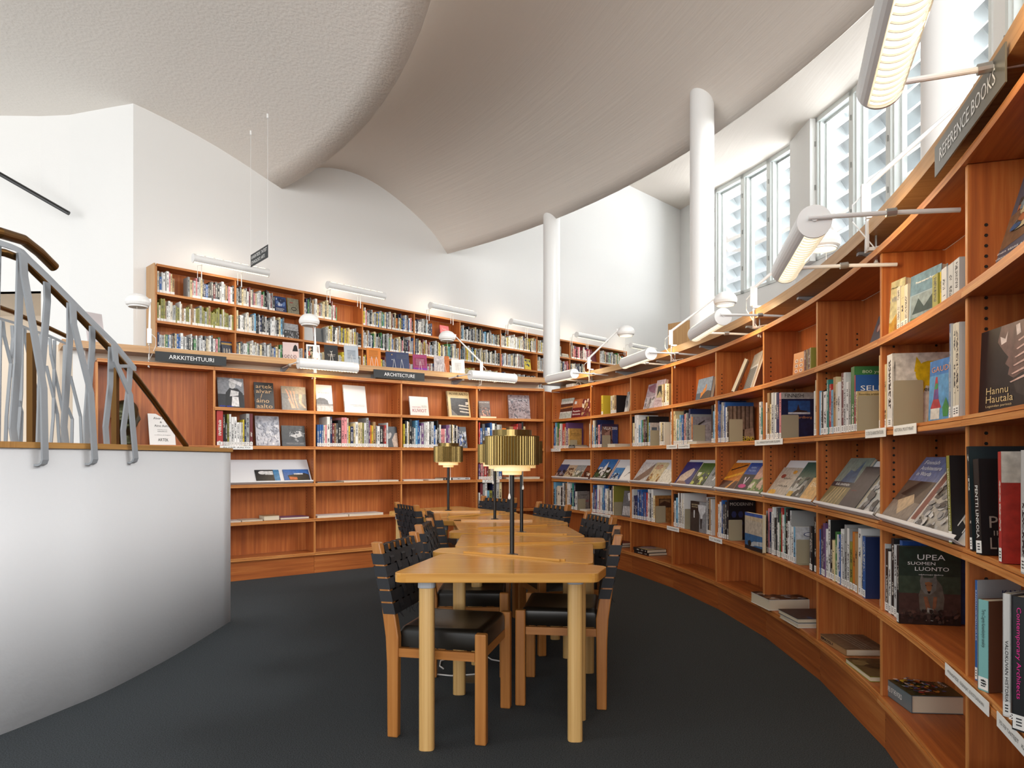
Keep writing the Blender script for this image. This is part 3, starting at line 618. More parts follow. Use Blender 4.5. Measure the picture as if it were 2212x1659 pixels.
# ---------------- long reading lamps ----------------
def make_long(Ln, r0, reach, rise, lit=LITE, posts=False):
    """local axes: x along the tube, y towards the wall, z up; origin on the tube axis"""
    r = thing('reading_lamp', '', 'lamp'); b = MB(); th0 = math.radians(-72); ap = math.radians(52)
    A = [th0+ap+(2*pi-2*ap)*k/22 for k in range(23)]
    for sgn, rr in ((1, r0), (-1, r0*.93)):
        rows = [[V((x, rr*math.cos(a), rr*math.sin(a))) for a in A] for x in (-Ln/2, Ln/2)]; b.grid(rows if sgn > 0 else rows[::-1], WMET, True)
    for k in (0, -1):
        a = A[k]; p, q = V((0, r0*math.cos(a), r0*math.sin(a))), V((0, .93*r0*math.cos(a), .93*r0*math.sin(a)))
        b.face([p-V((Ln/2, 0, 0)), p+V((Ln/2, 0, 0)), q+V((Ln/2, 0, 0)), q-V((Ln/2, 0, 0))], WMET)
    for s_ in (-1, 1):
        c = [V((s_*(Ln/2+.004), 1.0*r0*math.cos(2*pi*k/28), 1.0*r0*math.sin(2*pi*k/28))) for k in range(28)]; c2 = [p-V((s_*.008, 0, 0)) for p in c]
        b.face(c if s_ > 0 else c[::-1], WMET); b.grid([c2, c], WMET, False, True); b.face(c2[::-1] if s_ > 0 else c2, WMET)
    b.build('housing', r)
    b = MB(); D = [th0-ap*.93+2*ap*.93*k/10 for k in range(11)]
    nf = int(Ln/.03)
    def ringp(x, rr): return [V((x, rr*math.cos(a), rr*math.sin(a))) for a in D]
    ri, ro = .87*r0, .96*r0; xs = [-Ln/2+.006]+[-Ln/2+Ln*k/nf for k in range(1, nf)]+[Ln/2-.006]
    for k in range(nf):
        a_, c_ = xs[k]+(.0009 if k else 0), xs[k+1]-(.0009 if k < nf-1 else 0); b.grid([ringp(c_, ri), ringp(a_, ri)], lit, True)
        if k < nf-1: e_ = xs[k+1]+.0009; b.grid([ringp(c_, ro), ringp(c_, ri)], WMET, False); b.grid([ringp(e_, ro), ringp(c_, ro)], WMET, False); b.grid([ringp(e_, ri), ringp(e_, ro)], WMET, False)
    b.build('diffuser', r, mer=True)
    b = MB(); ns = 6 if Ln < .8 else 8                               # light slots along the top front
    for k in range(ns):
        x0 = -Ln/2+.03+(Ln-.06)*k/ns; x1 = x0+(Ln-.06)/ns*.78; a0, a1 = math.radians(128), math.radians(136)
        b.face([V((x, 1.004*r0*math.cos(a), 1.004*r0*math.sin(a))) for x, a in ((x0, a0), (x0, a1), (x1, a1), (x1, a0))], lit)
    b.build('light_slot', r)
    ld = bpy.data.lights.new('tube_light', 'AREA'); ld.shape = 'RECTANGLE'; ld.size = Ln*.9; ld.size_y = .05; ld.energy = 3.2 if not posts else 2.6; ld.color = (1, .72, .40) if not posts else (1, .86, .66)
    lo_ = bpy.data.objects.new('tube_light', ld); S.collection.objects.link(lo_); lo_.parent = r; c_ = V((0, math.cos(th0), math.sin(th0))); lo_.location = c_*(r0*1.03); lo_.rotation_euler = V((0, math.cos(th0+.5), math.sin(th0+.5))).to_track_quat('-Z', 'X').to_euler()
    for s_ in (-1, 1):
        b = MB(); x = s_*(Ln/2+.012)
        if posts: x = s_*Ln*.27; b.tube([(x, 0, r0*.6), (x, reach*.3, r0+.02), (x, reach-.02, r0+.012), (x, reach, -.01), (x, reach, rise)], .006, WMET, 8); b.tube([(x-.05, reach, rise*.9), (x-.05, reach, .0), (x, reach-.02, .01)], .004, WMET, 6)
        else:
            b.tube([(x, -.02, .01), (x, reach*.55, .01+rise*.3), (x, reach, .01+rise)], .0075, WMET, 10); b.tube([(x, reach*.5, .01+rise*.3), (x, reach*.5+.03, .012+rise*.32)], .013, CHROME, 10); b.tube([(x-s_*.012, 0, .01), (x, 0, .01)], .012, WMET, 10)
        b.build('arm', r)
    return r
proto = make_long(.6, .054, .42, -.01); used = [0]
def place_long(p, yaw, lab, pr=None, idx=used):
    o = (pr or proto) if idx[0] == 0 else copy_tree(pr or proto); idx[0] += 1
    o.location = p; o.rotation_euler = (0, 0, yaw); o['label'] = lab; o['group'] = 'long white tube lamps'; return o
yl = math.atan2(t0.y, t0.x)
place_long(V((-2.06, 6.70, 2.087))+t0*.3, yl, 'white tube reading lamp left of the ARCHITECTURE sign, above the face-out books'); place_long(V((-.452, 7.54, 2.075))+t0*.3, yl, 'white tube reading lamp in front of the ledge, right of the ARCHITECTURE sign')
def arclamp(xn, yn, rad, lab, dz=0):
    a = ray_arc(xn, rad); p = arc(a, rad); z = EYE+(HY-yn)/F*p.y; a2 = a+.3/rad; q = arc(a2, rad); place_long(V((q.x, q.y, z)), a2-pi/2, lab)
arclamp(1240, 807, RR-.33, 'smallest white tube lamp, at the corner where the ledges meet')
arclamp(1405, 764, RR-.33, 'white tube lamp over the second curved bay from the corner')
arclamp(1560, 684, RR-.33, 'white tube lamp over the fourth curved bay, below the second round lamp')
arclamp(1755, 479, RR-.36, 'white tube lamp in front of the tall windows, its lit underside showing')
o = place_long(V((.815, 1.46, 2.10)), 0, 'largest white tube lamp, hanging from the top edge above the REFERENCE BOOKS sign')
o.rotation_euler = (0, 0, math.radians(-111))
gproto = make_long(.95, .055, .30, -.17, posts=True); gi = [0]; yg = math.atan2(gt.y, gt.x)
for k, (x, y) in enumerate(((447, 556), (735, 614), (952, 661), (1124, 693), (1266, 721), (1380, 746))):
    p = G0+gt*(.30+1.82*k)-gn*.34; p.z = 3.585+.0*k
    place_long(p+gt*.475, yg, 'white tube lamp on posts above the upper bookcases, %s from the left' % ORD[k], gproto, gi)
# ---------------- round clamp lamps on the ledge ----------------
def globe(shade, clamp, side, lit, lab):
    shade, clamp = V(shade), V(clamp); r = thing('clamp_lamp', lab, 'lamp', clamp, 'round white lamps clamped to the ledge'); R_ = .101
    b = MB(); b.lathe([(0, .088), (.03, .086), (.062, .074), (.086, .052), (.099, .024), (.101, .006), (.094, -.014), (.082, -.022), (.079, -.018)], shade, WMET, 36)
    b.lathe([(.079, -.018), (.079, -.032), (.073, -.034), (.072, -.024)], shade, WMET, 36, sm=False); b.build('lamp_shade', r)
    b = MB(); b.lathe([(.0725, -.027), (.045, -.033), (0, -.036)], shade, LITE if lit else mat('unlit_diffuser', 'C9C9C4', .5), 32); b.build('diffuser', r)
    top = clamp+V((0, 0, .14)); hd = (shade-top); hd.z = 0; hd.normalize(); e = shade-hd*.095+V((0, 0, .03)); d = (e-top); sd = V((-hd.y, hd.x, 0))
    b = MB(); b.tube([top, top+d*.5, e], [.011, .0095, .0065], WMET, 8); b.obox(e-hd*.01-sd*.012+V((0, 0, -.012)), hd*.03, sd*.024, V((0, 0, .03)), WMET); b.build('arm', r)
    b = MB(); b.obox(clamp-sd*.016-hd*.018+V((0, 0, .02)), sd*.032, hd*.036, V((0, 0, .13)), WMET); q = clamp+side*-.0
    b.obox(clamp-sd*.018+V((0, 0, .0)), sd*.036, side*.012, V((0, 0, -.13)), WMET); b.obox(clamp-sd*.018+V((0, 0, .005)), sd*.036, side*.06, V((0, 0, .016)), WMET); b.obox(clamp-sd*.018+V((0, 0, -.13)), sd*.036, side*.06, V((0, 0, .014)), WMET); b.build('clamp', r, bevel=.002)
    b = MB(); c = clamp+side*.04; b.tube([c+V((0, 0, -.165)), c+V((0, 0, -.065))], .005, CHROME, 8)
    for s_ in (-1, 1): b.tube([c+V((0, 0, -.155)), c+sd*.022*s_+V((0, 0, -.185))], .006, WMET, 6)
    b.build('wing_screw', r)
    b = MB(); c = shade+sd*.05; b.tube([c+V((0, 0, -.03)), c+V((0, 0, -.14))], .0012, WMET, 4); b.build('pull_cord', r)
    b = MB(); b.tube([top+V((0, 0, -.02)), top-hd*.05+V((0, 0, -.07)), clamp-hd*.05+V((0, 0, .0)), clamp+side*.03-sd*.02+V((0, 0, -.12)), clamp+side*.12-sd*.05+V((0, 0, -.11))], .003, WMET, 6); b.build('cable', r)
def ledge_pt(x, back=-.012):
    if x < 1180: p, t, n = Line(LP[0], LP[4]).at(x, back)
    else: p, t, n = Arc().at(x, back)
    return V((p.x, p.y, 2.165)), n
for (cx_, sx, sy_, dY, lit, lab) in ((323, 298, 656, -.03, 0, 'round white clamp lamp at the left end of the ledge, beside the upper bookcase'), (681, 668, 697, -.1, 0, 'round white clamp lamp above the left long tube lamp, among displayed books'),
        (1040, 966, 731, -.05, 0, 'round white clamp lamp leaning left over the displayed books, in mid ledge'), (1272, 1352, 720, .0, 1, 'lit round white clamp lamp in front of the upper bookcase, right of the column'),
        (1449, 1567, 652, -.1, 1, 'lit round white clamp lamp in front of the second column'), (1628, 1779, 528, -.3, 1, 'lit round white clamp lamp glowing against the tall windows'), (1870, 2110, 205, -.6, 0, 'round white clamp lamp whose long arm rises before the third column')):
    c, n = ledge_pt(cx_); s_ = P(sx, sy_, c.y+dY)
    if cx_ == 1870: s_ = V((1.95, 2.75, 2.62))
    globe(s_, c, n, lit, lab)
# ---------------- signs ----------------
def sign(name, x0, x1, txt, lab, zt=2.123, h=.088, back=-.014, mt=SIGN, pad=.1, line=None):
    L_ = line or Line(LP[0], LP[4]); p = L_.at(x0, back)[0]; q = L_.at(x1, back)[0]; p.z = q.z = 0; d = (q-p); t = d.normalized(); n = V((-t.y, t.x, 0))
    r = thing(name, lab, 'sign', (p.x, p.y, zt-h)); b = MB(); b.obox(p+V((0, 0, zt-h)), d, n*.004, V((0, 0, h)), mt); b.build('sign_panel', r)
    w_ = d.length; text(txt, r, p-n*.0008+t*w_*pad+V((0, 0, zt-h+h*.30)), t, (0, 0, 1), w_*(1-2*pad), h*.42, INKW); return r
sign('sign', 335, 489, 'ARKKITEHTUURI', 'dark sign reading ARKKITEHTUURI in white, hanging under the ledge', pad=.185)
sign('sign', 807, 917, 'ARCHITECTURE', 'dark sign reading ARCHITECTURE in white, hanging under the ledge', pad=.2)
a0_, a1_ = arc(ray_arc(2019, RR-.016), RR-.016), arc(ray_arc(2171, RR-.016), RR-.016)
sign('sign', 2019, 2171, 'REFERENCE BOOKS', 'dark sign reading REFERENCE BOOKS in white under the curved ledge', mt=mat('sign_panel_grey', '6B6A62', .3), pad=.1, line=Line(a0_, a1_), back=0, zt=2.126, h=.092)
# hanging sign with its two wires
pa, pb = P(541.5, 551, 8.40), P(578.5, 527.5, 7.98); d = (pb-pa); hgt = .148; d.z = 0; t = d.normalized(); n = V((-t.y, t.x, 0))
r = thing('hanging_sign', 'small dark sign hanging from the ceiling, reading KANSATIEDE, TAITEET and ETHNOLOGY, ARTS', 'sign', pa-V((0, 0, hgt)))
pb2 = pa+d; b = MB(); b.obox(pa-V((0, 0, hgt)), d, n*.004, V((0, 0, hgt)), SIGN); b.build('sign_panel', r); w_ = d.length
text('KANSATIEDE, TAITEET', r, pa+t*w_*.05-V((0, 0, hgt*.45)), t, (0, 0, 1), w_*.9, hgt*.30, INKW); text('ETHNOLOGY, ARTS', r, pa+t*w_*.05-V((0, 0, hgt*.88)), t, (0, 0, 1), w_*.78, hgt*.30, INKW)
for p_ in (pa+t*.004, pb2-t*.004):
    b = MB(); b.tube([p_, V((p_.x, p_.y, 5.13))], .0022, WMET, 5); b.tube([V((p_.x, p_.y, 5.08)), V((p_.x, p_.y, 5.13))], .012, WMET, 8); b.build('wire', r)
# ---------------- stair railing ----------------
def on_par(x, y, off=0.0):
    best = None; k = (x-CX)/F
    for (p, n), (q, m_) in zip(FN, FN[1:]):
        a, c = p+n*off, q+m_*off; fa, fc = a.x-k*a.y, c.x-k*c.y
        if fa*fc <= 0 and fa != fc: best = a+(c-a)*(fa/(fa-fc))
    if best is None:
        a, c = (FN[0][0]+FN[0][1]*off, FN[1][0]+FN[1][1]*off) if x < 0 else (FN[-2][0]+FN[-2][1]*off, FN[-1][0]+FN[-1][1]*off)
        d = c-a; t = (k*a.y-a.x)/(d.x-k*d.y); best = a+d*t
    return P(x, y, best.y)
def lo_par(px, off): return [on_par(x, y, off) for x, y in px]
r = thing('stair_railing', 'grey painted steel stair railing with bent flat bars bolted to the white parapet', 'railing', (-2.1, 3.3, 1.0))
b = MB(); b.bar(lo_par([(-420, 400), (-200, 462), (-40, 512), (0, 525), (30, 535), (46, 543), (62, 560), (100, 596), (150, 646), (200, 697), (246, 742), (291, 796)], .0), (0, 0, .024), (.0, .034, 0), STEEL); b.build('top_rail', r)
W8 = (0, .038, 0); T8 = (.009, 0, 0)
def baluster(px, off, hook=False, w_=.036):
    pts = lo_par(px, off); b = MB()
    if hook:
        e = pts[-1]; pts = pts[:-1]+[e+V((0, 0, .02)), e+V((-.006, 0, .004)), e+V((-.02, 0, -.004)), e+V((-.045, 0, -.002)), e+V((-.062, 0, .006))]
    rows = []
    for i, p in enumerate(pts):
        d = (pts[min(i+1, len(pts)-1)]-pts[max(i-1, 0)]).normalized(); wv = V((.1, 1, 0)).normalized()*(w_ if i < len(pts)-3 or not hook else w_*.9)/2; tv = d.cross(wv).normalized()*.0045
        rows.append([p-wv-tv, p+wv-tv, p+wv+tv, p-wv+tv])
    b.grid(rows, STEEL, False, True); b.face(rows[0][::-1], STEEL); b.face(rows[-1], STEEL); b.build('baluster', r)
    if hook: b = MB(); b.tube([pts[-1]+V((.012, 0, 0)), pts[-1]+V((-.02, 0, 0))], .009, CHROME, 8); b.build('bolt', r)
for px in ([(44, 548), (38, 780), (27, 925), (33, 962)], [(101, 610), (102, 650), (90, 800), (85, 962)], [(151, 655), (151, 730), (138, 922), (143, 964)], [(199, 705), (199, 750), (187, 900), (187, 965)],
           [(240, 750), (238, 832), (228, 922), (231, 966)], [(281, 793), (279, 832), (266, 930), (268, 967)], [(-6, 530), (-12, 780), (-20, 960)], [(-90, 502), (-95, 780), (-104, 958)], [(-190, 470), (-195, 780), (-206, 956)]): baluster(px, .05)
for px in ([(50, 549), (52, 594), (94, 838), (97, 1003)], [(157, 655), (159, 700), (196, 848), (205, 1001)], [(247, 746), (250, 782), (281, 852), (293, 998)]): baluster(px, -.035, True)
b = MB(); b.bar(lo_par([(247, 791), (280, 791)], .0), (0, 0, .016), (0, .02, 0), STEEL); b.build('crossbar', r)
BR2 = mat('aged_brass', '72522C', .35, .9, fn=noisebump(9, .001, .1))
def hr(px, off, rad, lab, name='handrail', m=None, cat='handrail'):
    pts = lo_par(px, off); out = [pts[0]]
    b = MB(); b.tube(pts, rad, m or BR2, 14); tag(b.build(name, org=pts[-1]), lab, cat)
hr([(-420, 440), (-200, 495), (-40, 538), (10, 546), (48, 560), (75, 588), (110, 622), (160, 672), (240, 757), (291, 812), (330, 863), (402, 963)], .075, .017, 'long brass handrail under the grey rail, running down to the oak cap')
pts = [P(-420, 400, 2.1), P(-200, 455, 2.3), P(-60, 488, 2.55), P(0, 503, 2.62), P(50, 518, 2.75), P(85, 545, 2.86), P(106, 566, 2.93), P(117, 577, 2.96)]
b = MB(); b.tube(pts, .021, BR2, 16); tag(b.build('handrail', org=pts[-1]), 'short thick curved brass handrail end at upper left', 'handrail')
for k, (x, y0, y1) in enumerate(((68, 720, 962), (249, 790, 966))):
    b = MB(); p, q = on_par(x, y0, .13), on_par(x, y1, .13); b.obox(q+V((-.014, -.014, 0)), (.028, 0, 0), (0, .028, 0), (0, 0, p.z-q.z), BR2); tag(b.build('brass_post', org=q), ('square brass post behind the left balusters', 'square brass post in front of the bronze head')[k], 'post')
# far railing of the stair
r2 = thing('stair_railing', 'thinner grey railing of slanting flat bars on the far side of the stair', 'railing', (-4.2, 5.3, 1.2))
def fy(x): return 4.7+.9*(x+40)/220
def fp(x, y): return P(x, y, fy(x))
b = MB(); b.bar([fp(x, y) for x, y in ((-60, 676), (0, 688), (33, 698), (62, 711), (105, 725), (142, 742))], (0, 0, .018), (0, .03, 0), STEEL); b.build('top_rail', r2)
for px in ([(1, 692), (-3, 955)], [(6, 694), (9, 725), (27, 800), (27, 815)], [(26, 703), (28, 730), (14, 900), (12, 958)], [(48, 708), (46, 850), (38, 958)], [(53, 710), (56, 740), (82, 860), (84, 868)], [(88, 722), (86, 850), (78, 925), (80, 958)],
           [(108, 730), (110, 765), (128, 850), (138, 900)], [(118, 735), (115, 900), (110, 958)], [(140, 745), (137, 850), (135, 958)], [(152, 812), (174, 900), (176, 958)], [(40, 865), (47, 890), (45, 958)], [(100, 790), (124, 895), (128, 958)], [(146, 880), (156, 905), (155, 958)]):
    b = MB(); b.bar([fp(x, y) for x, y in px], (.022, 0, 0), (0, .010, 0), STEEL); b.build('baluster', r2)
pts = [fp(x, y) for x, y in ((-60, 655), (0, 664), (28, 674), (62, 690), (105, 708), (145, 727))]; b = MB(); b.tube(pts, .017, BR2, 12); tag(b.build('handrail', org=pts[0]), 'thin brass handrail on top of the far stair railing', 'handrail')
pts = [P(-40, 352, 8.4), P(0, 376, 8.5), P(149, 461, 8.62)]; b = MB(); b.tube(pts, .026, BLACKM, 10); tag(b.build('handrail', org=pts[-1]), 'black sloping handrail fixed high on the white stair wall', 'handrail')
# ---------------- bronze head, paper signs, floor cable ----------------
def head(c, s_, yaw):
    b = MB(); BRZ = mat('dark_bronze', '4A4B36', .38, .85, fn=noisebump(16, .02, .6)); rows = []; n = 40
    import mathutils.noise as mn
    for i in range(29):
        v = i/28; z = v*.40
        if z < .09: w_, dp, ox = .060-.02*z/.09*.3, .062, -.01
        else:
            u = (z-.09)/.31; e = math.sqrt(max(0, 1-(2*u-1.0)**2)); w_ = .105*e**.8*(.86+.22*u); dp = .125*e**.8; ox = .012*(1-u)
            if u < .12: w_ = max(w_, .058); dp = max(dp, .06)
        row = []
        for k in range(n):
            a = 2*pi*k/n; x = math.cos(a)*dp+ox; y = math.sin(a)*w_; q = max(0, math.cos(a))**10
            if z >= .09:
                u = (z-.09)/.31; x += q*(.030*math.exp(-((u-.42)/.07)**2)+.010*math.exp(-((u-.20)/.05)**2)+.014*math.exp(-((u-.60)/.05)**2)-.008*math.exp(-((u-.29)/.02)**2))
                for sg in (-.45, .45): x -= .014*math.exp(-((a if a < pi else a-2*pi)-sg)**2/.03)*math.exp(-((u-.52)/.05)**2)
                for sg in (-pi/2, pi/2):
                    aa = a if a < pi else a-2*pi; y += (1 if sg > 0 else -1)*.016*math.exp(-(aa-sg)**2/.02)*math.exp(-((u-.45)/.09)**2)
            p = V((x, y, z)); f = 1+.05*mn.noise(p*28); row.append(p*1.0 if z < .01 else V((x*f, y*f, z)))
        rows.append(row)
    b.grid(rows, BRZ, True, True); b.face(rows[0][::-1], BRZ); b.face(rows[-1], BRZ)
    R_ = Matrix.Rotation(yaw, 3, 'Z'); b.v = [V(c)+(R_ @ p)*s_ for p in b.v]; return b
lz = SZ[2]+TH+.0005; p = P(269, 957, 6.13); b = head((p.x, p.y+.02, lz), 1.0, math.radians(-60)); tag(b.build('bronze_head', org=(p.x, p.y, lz), mer=True), 'dark green bronze portrait head standing in the left bookcase bay', 'sculpture')
def board(c4, th, m, name, lab, cat, txt=None):
    """thin upright panel through four points: lower left, lower right, upper right, upper left"""
    a, c, d, e = [V(q) for q in c4]; n = (c-a).cross(e-a).normalized(); r = thing(name, lab, cat, a); b = MB(); b.hexa([a, c, c-n*th, a-n*th, e, d, d-n*th, e-n*th], m); b.build('panel', r)
    R_, U_ = (c-a), (e-a)
    for (s_, u, v, w_, h_, mm) in (txt or ()): text(s_, r, a+R_*u+U_*v+n*.001, R_, U_, R_.length*w_, U_.length*h_, mm)
    return r
a_, b_, c_, d_ = P(324, 956.5, 6.24), P(380, 957, 6.42), P(371, 893, 6.50), P(319, 893, 6.34)
a_.z = b_.z = lz; c_ = b_+(d_-a_); board((a_, b_, c_, d_), .006, STICK, 'display_card', 'white printed display card standing beside the bronze head', 'card',
    (('Alvar Aalto', .20, .82, .62, .07, INKK), ('&', .44, .70, .08, .06, INKK), ('Aino Aalto', .22, .58, .58, .07, INKK), ('arkkitehtuuria ja', .32, .47, .38, .03, SIGN), ('taideteollisuutta', .32, .42, .38, .03, SIGN), ('as architects and designers', .2, .30, .62, .03, SIGN), ('ARTEK', .32, .12, .4, .09, INKK)))
a_, b_, c_, d_ = P(190, 737, 6.02), P(229, 737, 6.16), P(218, 672, 6.22), P(181, 672, 6.08); a_.z = b_.z = 2.1605; c_ = b_+(d_-a_)
board((a_, b_, c_, d_), .004, mat('pale_paper', 'CFC9CC', .6), 'display_card', 'pale grey notice leaning on the ledge beside the stair', 'card')
pts = [G(x, y) for x, y in ((958, 1447), (950, 1441), (952, 1430), (975, 1422), (1000, 1414), (1022, 1411), (1045, 1416), (1062, 1427), (1090, 1432))]
for p_ in pts: p_.z = .006
b = MB(); b.tube(pts, .004, WMET, 6); tag(b.build('power_cable', org=pts[0]), 'white cable looping on the carpet under the tables', 'cable')
pts = [G(x, y) for x, y in ((945, 1459), (975, 1462), (1010, 1460), (1035, 1458))]
for p_ in pts: p_.z = .006
b = MB(); b.tube(pts, .004, WMET, 6); tag(b.build('power_cable', org=pts[0]), 'straight white cable leading to the floor socket', 'cable')
c = G(1022, 1468); b = MB(); b.lathe([(0, .004), (.06, .004), (.066, .001), (.066, .0005)], (c.x, c.y, 0), mat('worn_metal', '6E6455', .4, .7), 28); tag(b.build('floor_socket', org=(c.x, c.y, 0)), 'round worn metal floor socket plate under the tables', 'socket')
# ---------------- books ----------------
rnd = random.Random(11); NBOOK = [0]
def vary(c, a=.12):
    k = 1+rnd.uniform(-a, a); return tuple(max(0, min(1, x*k)) for x in c)
def mk_book(o, T, D, H, t, d, h, col, label, group=None, sticker=True, covcol=None, name='book', pagecol=None, kind=None, bk=None, plain=False):
    """o lower corner on the spine side; T thickness, D from spine to fore-edge, H along the spine"""
    o, T, D, H = V(o), V(T).normalized(), V(D).normalized(), V(H).normalized(); c = lin(COLBW[col]) if isinstance(col, str) else col; c = vary(c); cc = lin(COLBW[covcol]) if isinstance(covcol, str) else (covcol or vary(c, .06))
    ct = min(.0025, t*.18); b = MB()
    flip = T.cross(D).dot(H) < 0
    def F_(q, m, col_, uv=None): b.face(q[::-1] if flip else q, m, col_, uv[::-1] if (uv and flip) else uv)
    k0 = float(rnd.randint(1, 400)); top = rnd.random()
    uv = [(0, k0+.0), (1, k0+.0), (1, k0+.999), (0, k0+.999)]
    if top < .5: uv = [(0, k0+.999), (1, k0+.999), (1, k0), (0, k0)]
    F_([o, o+T*t, o+T*t+H*h, o+H*h], SPINE if t > .009 and not plain else COVER, c, uv)             # spine outside
    F_([o+D*.004+H*h, o+D*.004, o+D*.004+T*t, o+D*.004+T*t+H*h][::1], COVER, c)
    for s0 in (0, t-ct):
        q = [o+T*s0, o+T*(s0+ct), o+T*(s0+ct)+D*d, o+T*s0+D*d]; q += [p+H*h for p in q]
        if flip: q = [q[0], q[3], q[2], q[1], q[4], q[7], q[6], q[5]]
        b.hexa(q, COVER, cc)
    F_([o+H*h, o+T*t+H*h, o+T*t+D*.004+H*h, o+D*.004+H*h], COVER, c); F_([o+D*.004, o+T*t+D*.004, o+T*t, o], COVER, c)
    root = b.build(name, org=o) if not bk else b.build(name, bk, org=parent_org(bk))
    if not bk: tag(root, label, 'book' if name == 'book' else name.replace('_', ' '), group, kind)
    b = MB(); q = [o+T*ct+D*.0045+H*.002, o+T*(t-ct)+D*.0045+H*.002, o+T*(t-ct)+D*(d-.003)+H*.002, o+T*ct+D*(d-.003)+H*.002]; q += [p+H*(h-.004) for p in q]
    if flip: q = [q[0], q[3], q[2], q[1], q[4], q[7], q[6], q[5]]
    b.hexa(q, PAGES, (.7, .6, .45)); b.build('pages', root, org=o)
    if sticker and t > .008 and h > .12:
        b = MB(); e = -D*.0006; q = [o+e+T*t*.06+H*.004, o+e+T*t*.94+H*.004, o+e+T*t*.94+H*.036, o+e+T*t*.06+H*.036]; F_[0] if 0 else None
        b.face(q[::-1] if flip else q, STICK); g = e*1.6
        for zz in (.012, .019, .026): 
            q = [o+g+T*t*.3+H*zz, o+g+T*t*.7+H*zz, o+g+T*t*.7+H*(zz+.003), o+g+T*t*.3+H*(zz+.003)]; b.face(q[::-1] if flip else q, SIGN)
        b.build('spine_label', root, org=o)
    NBOOK[0] += 1; return root
SIZES = lambda t, h: ('slim' if t < .016 else 'thick' if t > .034 else 'medium')+(' tall' if h > .275 else ' low' if h < .215 else '')
def row(face, z, org, spec, where, group, back=.022, gz=None, lean=0):
    ox, oy, sc = org; tk = spec.split(); x = ox+float(tk[0])/sc; n = 0
    for k in tk[1:]:
        f = k.split(':'); x1 = ox+float(f[0])/sc
        if f[1] != '-':
            p, T, D = face.at(x, back); q, _, _ = face.at(x1, back); p = V((p.x, p.y, z)); w_ = (q-p); w_.z = 0; t = w_.length-.0008
            y = oy+float(f[1])/sc; ya = p.y; h = max(.12, min(.325, EYE+(HY-y)/F*ya-z)); T = w_.normalized(); n += 1
            if t > .004:
                D2 = V((-T.y, T.x, 0)) if V((-T.y, T.x, 0)).dot(D) > 0 else V((T.y, -T.x, 0)); d = min(.222, max(.13, h*rnd.uniform(.68, .80)))
                H = V((0, 0, 1))
                mk_book(p+V((0, 0, .0004))+D2*rnd.uniform(0, .006), T, D2, H, t, d, h, f[2], '%s %s book, %s from left, %s' % (SIZES(t, h), CNAME[f[2]], NTH(n), where), group, covcol=f[3] if len(f) > 3 else None)
        x = x1
def NTH(n):
    w_ = ['', 'first', 'second', 'third', 'fourth', 'fifth', 'sixth', 'seventh', 'eighth', 'ninth', 'tenth', 'eleventh', 'twelfth']
    return w_[n] if n < 13 else '%d%s' % (n, 'st' if n == 21 else 'nd' if n == 22 else 'rd' if n == 23 else 'th')
ARC, LIN = Arc(), [Line(LP[i], LP[i+1]) for i in range(5)]
A_, B_, C3, C4, K_, K2, L6, L7, Q_ = (1160, 800, 7.373), (1160, 1025, 7.373), (1440, 740, 9.217), (1440, 920, 9.217), (1540, 600, 3.292), (1540, 960, 3.292), (440, 800, 5.027), (840, 840, 6.144), (1980, 860, 4.147)
Z = [z+TH+.0003 for z in SZ]
CB = lambda i: '%s curved bay from corner' % ORD[i]
CE = lambda i: '%s curved bay' % ORD[i]
SR = {'s': 'second row, ', 't': 'top row, ', 'f': 'fourth row, '}
S2 = ['205 230:885:n 268:880:m 285:915:b 305:835:B 320:900:W 345:835:e 360:930:p 385:850:w 400:850:s 440:850:r 452:905:c 492:835:v 512:925:c:d',
 '828 848:850:W 872:800:w 888:870:b 915:800:W 932:900:B 955:790:k:n 972:880:n 1000:870:p 1014:870:n 1030:855:n:b',
 '1490 1518:740:k 1555:840:c 1582:715:w 1615:715:w 1638:870:B 1652:820:w 1668:795:B 1692:790:e 1712:785:m 1730:790:G 1752:740:k 1775:735:l:k 1796:835:B:W',
 None, None, None, None, None]
for i, s_ in enumerate(S2[:3]): row(ARC, Z[2], A_, s_, 'second row, '+CB(i), 'books on the curved wall')
row(ARC, Z[2], A_, '1945 1962:825:w 1992:835:c 2012:840:G 2030:835:W', 'second row, end of '+CE(2), 'books on the curved wall')
row(ARC, Z[2], C3, '70 97:1375:w 132:1335:r 165:1370:c 182:1440:c 207:1520:w 232:1545:t 247:1540:w 277:1445:B 292:1590:W 325:1460:b 345:1350:k 378:1425:p 405:1405:g 428:1520:G 462:1325:n:n 492:1430:g 520:1480:o:s', 'second row, '+CB(3), 'books on the curved wall')
row(ARC, Z[2], C3, '880 916:1255:k 942:1370:B 982:1230:w 1042:1155:b:n 1066:1235:b 1082:1355:d 1122:1195:g 1142:1260:w 1168:1195:b:b 1198:1290:w 1230:1270:k:d', 'second row, '+CB(4), 'books on the curved wall')
row(ARC, Z[2], K_, '326 341:885:w 352:925:t 368:885:n 385:890:w 402:822:d 414:900:c 432:820:s 448:820:w 466:820:n 482:820:p:n', 'second row, '+CB(5), 'books on the curved wall')
row(ARC, Z[2], K_, '711 722:808:w 732:730:c:b 745:808:m 757:808:B 772:815:w 784:805:k 808:812:w 820:728:t:t 835:760:r 849:800:B 868:710:d:c 885:760:W 905:745:w 925:680:m:s 942:680:s 960:745:w 976:745:g 1000:640:e:e 1010:695:r:b 1020:810:c:c', 'second row, '+CB(6), 'books on the curved wall')
row(ARC, Z[2], K_, '1170 1196:555:c:o 1212:620:g 1228:620:c 1238:590:W 1276:555:w:w', 'second row, '+CB(7), 'books on the curved wall')
